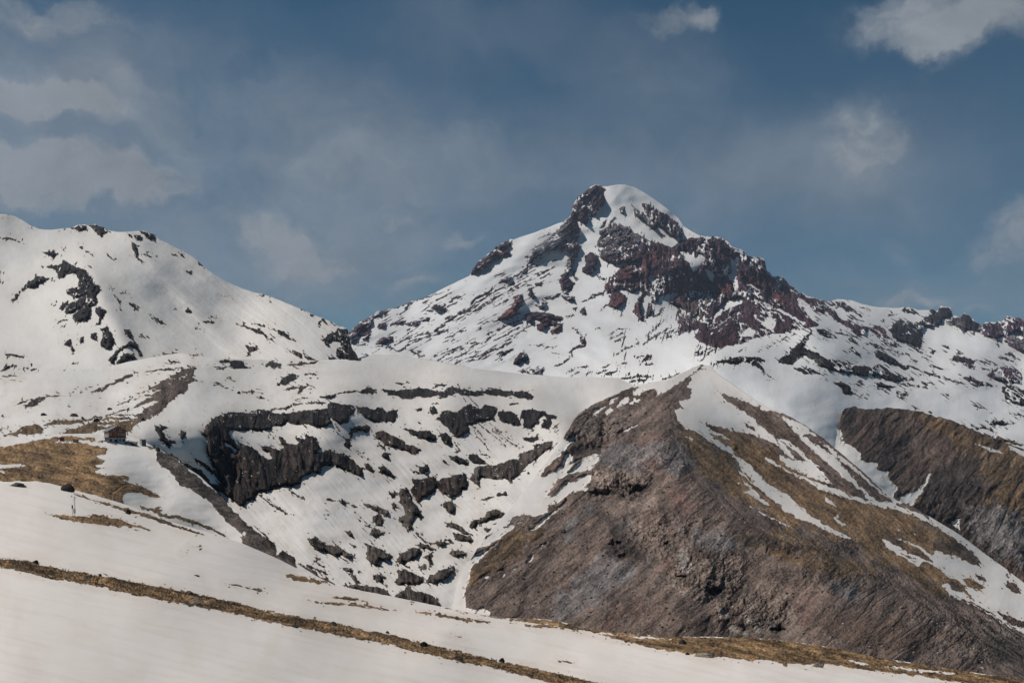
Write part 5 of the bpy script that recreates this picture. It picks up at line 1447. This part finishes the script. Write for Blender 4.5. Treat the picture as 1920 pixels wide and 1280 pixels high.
for i, a in enumerate([
    ('3', 138, 780.5, 15, 7, 'r', 'low rounded rusty boulder alone on the snow above the grassy knolls'),
    ('3', 82, 779, 11, 6, 'k', 'small dark boulder on the snow left of the rusty boulder'),
    ('3', 155, 785.5, 6, 5, 'k', 'tiny pointed dark boulder just right of the rusty boulder'),
    ('3', 206, 768.5, 9, 5, 'r', 'small brown double boulder on the snow above the hut'),
    ('3', 181, 790.5, 11, 7, 'k', 'dark lumpy boulder at the grass edge directly above the hut roof'),
    ('3', 268, 788.5, 8, 6, 'k', 'dark boulder at the right end of the grass behind the hut'),
    ('7', 127, 921, 25, 14, 'k', 'large dark standing boulder at the grass edge above the weather mast'),
    ('7', 34, 912, 25, 9, 'n', 'flat grey boulder on the snow at far left below the brown grass'),
    ('7', 240, 963, 10, 9, 'k', 'dark rounded boulder in the brown strip right of the mast'),
    ('3', 448, 738, 7, 5, 'r', 'small reddish boulder in the snowfield right of the brown moraine'),
    ('7', 941, 1241, 11, 9, 'k', 'blocky dark boulder on the top edge of the long grass strip'),
    ('7', 553, 1176, 16, 6, 'k', 'flat dark boulder on snow just below the long grass strip'),
    ('7', 368, 1133, 32, 10, 'q', 'pale flat stone slab set in the long grass strip'),
    ('7', 355, 1113, 14, 6, 'n', 'grey stone on the upper edge of the grass strip above the pale slab'),
    ('7', 1280, 1207, 15, 9, 'k', 'dark mossy boulder on the golden grass band at lower right'),
    ('7', 1321, 1231, 36, 9, 'q', 'wide pale slab at the lower edge of the golden grass band'),
    ('7', 1534, 1250, 19, 9, 'q', 'tan block jutting into the snow under the golden grass band'),
    ('7', 1289, 1227, 8, 5, 'k', 'small dark stone at the snow edge left of the wide pale slab'),
    ('7', 68, 1056, 9, 7, 'k', 'small dark stone topping the grass strip at the far left'),
    ('7', 188, 1080, 6, 6, 'k', 'tiny upright dark stone on the top edge of the left grass strip'),
    ('7', 437, 1133, 8, 5, 'n', 'little stone on the grass strip edge right of the pale slab'),
    ('7', 624, 1172, 18, 7, 'n', 'grey stone half buried in the middle of the grass strip'),
    ('7', 795, 1212, 15, 10, 'k', 'dark stone in the grass strip left of the blocky boulder'),
    ('7', 858, 1236, 20, 8, 'n', 'wide grey stone at the lower edge of the grass strip'),
    ('7', 727, 1187, 7, 5, 'k', 'tiny dark stone on top of the grass strip near its middle'),
    ('6', 296, 845, 8, 8, 'k', 'dark stone at the right tip of the spur beyond the shed'),
    ('4', 1378, 842, 10, 8, 'y', 'mossy yellowish rock beside the snow streak on the golden slope'),
    ('3', 936, 929, 12, 6, 'n', 'grey boulder in the snowy basin below the dark cliffs, the wider of a pair'),
    ('3', 947, 927, 8, 7, 'n', 'grey boulder in the snowy basin, the taller narrow one of a pair'),
    ('3', 991, 888, 5, 4, 'k', 'lone tiny dark stone on the smooth snow of the basin'),
    ('4', 1056, 998, 11, 7, 'n', 'grey block resting on the scree left of the small cave'),
    ('4', 1548, 1058, 9, 6, 'n', 'rounded stone in the dark scree below the golden slope'),
    ('4', 1594, 1036, 9, 6, 'n', 'rounded stone close under the edge of the golden slope'),
    ]):
    boulder(*a, seed=i * 1.37 + 2, point=0)

# --- stones of the scree slopes and the dry grass of the meadow: uncountable
def scatter_stones(name, num, n, box_, test, smin, smax, mats, label):
    r = np.random.RandomState(11 + int(num)); S, C = RAST[num]
    ico = bmesh.new(); bmesh.ops.create_icosphere(ico, subdivisions=1, radius=1)
    bv = np.array([v.co[:] for v in ico.verts]); bf = np.array([[v.index for v in f.verts] for f in ico.faces]); ico.free()
    VV = []; FF = []; k = 0; MI = []
    xs = r.uniform(box_[0], box_[1], n); ys = r.uniform(box_[2], box_[3], n)
    sv = sample(S, xs, ys); cl = perlin(xs / 22, ys / 16, 41) + .6 * perlin(xs / 8, ys / 7, 42)
    for i in range(n):
        if sv[i] < 1 or cl[i] < r.uniform(-.5, .7) or not test(xs[i], ys[i]): continue
        p = SURF[num](xs[i], ys[i], True)
        if p is None: continue
        s_ = p.y / F
        R = s_ * (smin + (smax - smin) * r.rand() ** 4.5) * .5
        V = bv * (1 + r.uniform(-.3, .3, bv.shape)) * R * np.array([1, .9, r.uniform(.5, .85)])
        a = r.rand() * 6.28; ca, sa = math.cos(a), math.sin(a)
        V = np.stack([V[:, 0] * ca - V[:, 1] * sa, V[:, 0] * sa + V[:, 1] * ca, V[:, 2]], 1) + np.array(p) + np.array([0, 0, R * .25])
        VV.append(V); FF.append(bf + k); k += len(V); MI.append(np.full(len(bf), r.choice(len(mats), p=[.5, .35, .15])))
    V = np.concatenate(VV); Fc = np.concatenate(FF); MI = np.concatenate(MI)
    me = bpy.data.meshes.new(name); me.vertices.add(len(V)); me.vertices.foreach_set('co', V.astype(np.float32).ravel())
    me.loops.add(Fc.size); me.loops.foreach_set('vertex_index', Fc.astype(np.int32).ravel())
    me.polygons.add(len(Fc)); me.polygons.foreach_set('loop_start', np.arange(0, Fc.size, 3, dtype=np.int32)); me.polygons.foreach_set('loop_total', np.full(len(Fc), 3, np.int32))
    me.polygons.foreach_set('material_index', MI.astype(np.int32))
    me.update(calc_edges=True)
    for m in mats: me.materials.append(m)
    o = bpy.data.objects.new(name, me); sc.collection.objects.link(o); o['kind'] = 'stuff'; tag(o, label, 'stones')
sm = [flat('scree_stone_brown', (.21, .165, .145), .9, .4, .5), flat('scree_stone_dark', (.085, .070, .062), .9, .4, .5), flat('scree_stone_pale', (.33, .28, .25), .9, .3, .5)]
def front(x, y): return x < np.interp(y, [680, 760, 830, 900, 980, 1040, 1100, 1200], [1300, 1255, 1265, 1310, 1400, 1540, 1680, 1850])
scatter_stones('scree_stones', '4', 15000, (870, 1980, 720, 1270), front, 1.3, 7.5, sm, 'loose brown stones strewn over the bare scree slope')
scatter_stones('basin_stones', '3', 2200, (380, 1100, 780, 1150), lambda x, y: float(sample(RAST['3'][0], np.array([x]), np.array([y]))[0]) < 4.5, 1.0, 3.6, [sm[1], sm[1], sm[0]], 'dark broken stones around the outcrops in the snowy basin')
def grass():
    r = np.random.RandomState(5); S, C = RAST['7']; n = 60000
    xs = r.uniform(-100, 2050, n); ys = r.uniform(895, 1330, n)
    sv = sample(S, xs, ys); gd = sample(C, xs, ys)[:, 0]; cl = perlin(xs / 14, ys / 8, 51) + .6 * perlin(xs / 5, ys / 4, 52)
    VV = []; 
    for i in range(n):
        if sv[i] < -.5 or gd[i] < .07 or cl[i] < r.uniform(-.9, .5): continue
        p = SURF['7'](xs[i], ys[i], True)
        if p is None: continue
        p = np.array(p); s_ = p[1] / F
        for b in range(3):
            hh = min(.15, s_ * 5) * r.uniform(.25, 1.0) + s_ * .6; w_ = min(.015 + s_ * .35, .05 + s_ * .25); a = r.rand() * 6.28; ln = r.uniform(-.5, .9) * hh
            q = p + np.array([r.uniform(-2, 2) * s_, r.uniform(-2, 2) * s_, -hh * .15])
            dx = np.array([math.cos(a) * w_, math.sin(a) * w_, 0])
            VV += [q - dx, q + dx, q + np.array([ln, ln * .3, hh])]
    V = np.array(VV, np.float32); m = len(V) // 3
    me = bpy.data.meshes.new('grass'); me.vertices.add(len(V)); me.vertices.foreach_set('co', V.ravel())
    me.loops.add(m * 3); me.loops.foreach_set('vertex_index', np.arange(m * 3, dtype=np.int32))
    me.polygons.add(m); me.polygons.foreach_set('loop_start', np.arange(0, m * 3, 3, dtype=np.int32)); me.polygons.foreach_set('loop_total', np.full(m, 3, np.int32)); me.update(calc_edges=True)
    me.materials.append(flat('dry_grass', (.26, .15, .055), .8, .6, .35))
    o = bpy.data.objects.new('grass', me); sc.collection.objects.link(o); o['kind'] = 'stuff'; tag(o, 'short dry golden grass on the snow-free strips', 'grass')
grass()

# --- a wisp of cloud caught on the left shoulder of the peak
def wisp(cx, cy, Y, rx, ry, dens, seed):
    bm = bmesh.new(); bmesh.ops.create_icosphere(bm, subdivisions=4, radius=1)
    for v in bm.verts: v.co *= 1 + .3 * mn.noise(v.co * 1.5 + Vector((seed, 0, 0)))
    me = bpy.data.meshes.new('cloud'); bm.to_mesh(me); bm.free()
    o = bpy.data.objects.new('cloud', me); sc.collection.objects.link(o); o['kind'] = 'stuff'
    o.location = world(cx, cy, Y); o.scale = (rx * Y / F, rx * Y / F * .5, ry * Y / F); o.rotation_euler = (0, math.radians(-22), 0)
    m = bpy.data.materials.new('cloud_vapour'); m.use_nodes = True; nt = m.node_tree; nt.nodes.clear()
    out = N(nt, 'ShaderNodeOutputMaterial'); pv = N(nt, 'ShaderNodeVolumePrincipled'); link(nt, pv.outputs[0], out.inputs['Volume'])
    obj = N(nt, 'ShaderNodeTexCoord').outputs['Object']
    n = noise(nt, obj, 1.7, 5, .62, .5)
    l = N(nt, 'ShaderNodeVectorMath', operation='LENGTH'); link(nt, obj, l.inputs[0])
    f = maprange(nt, l.outputs['Value'], .15, .85, 1, 0)
    link(nt, math_(nt, 'MULTIPLY', math_(nt, 'MULTIPLY', maprange(nt, n, .42, .66, 0, 1), f), dens), pv.inputs['Density'])
    pv.inputs['Color'].default_value = (.93, .94, .97, 1)
    me.materials.append(m); return o
tag(wisp(1015, 452, 8150, 75, 30, .011, 1.0), 'thin white cloud clinging to the left shoulder of the peak', 'cloud')
tag(wisp(1290, 442, 8350, 34, 17, .011, 6.0), 'small white wisp of cloud right of the summit dome', 'cloud')
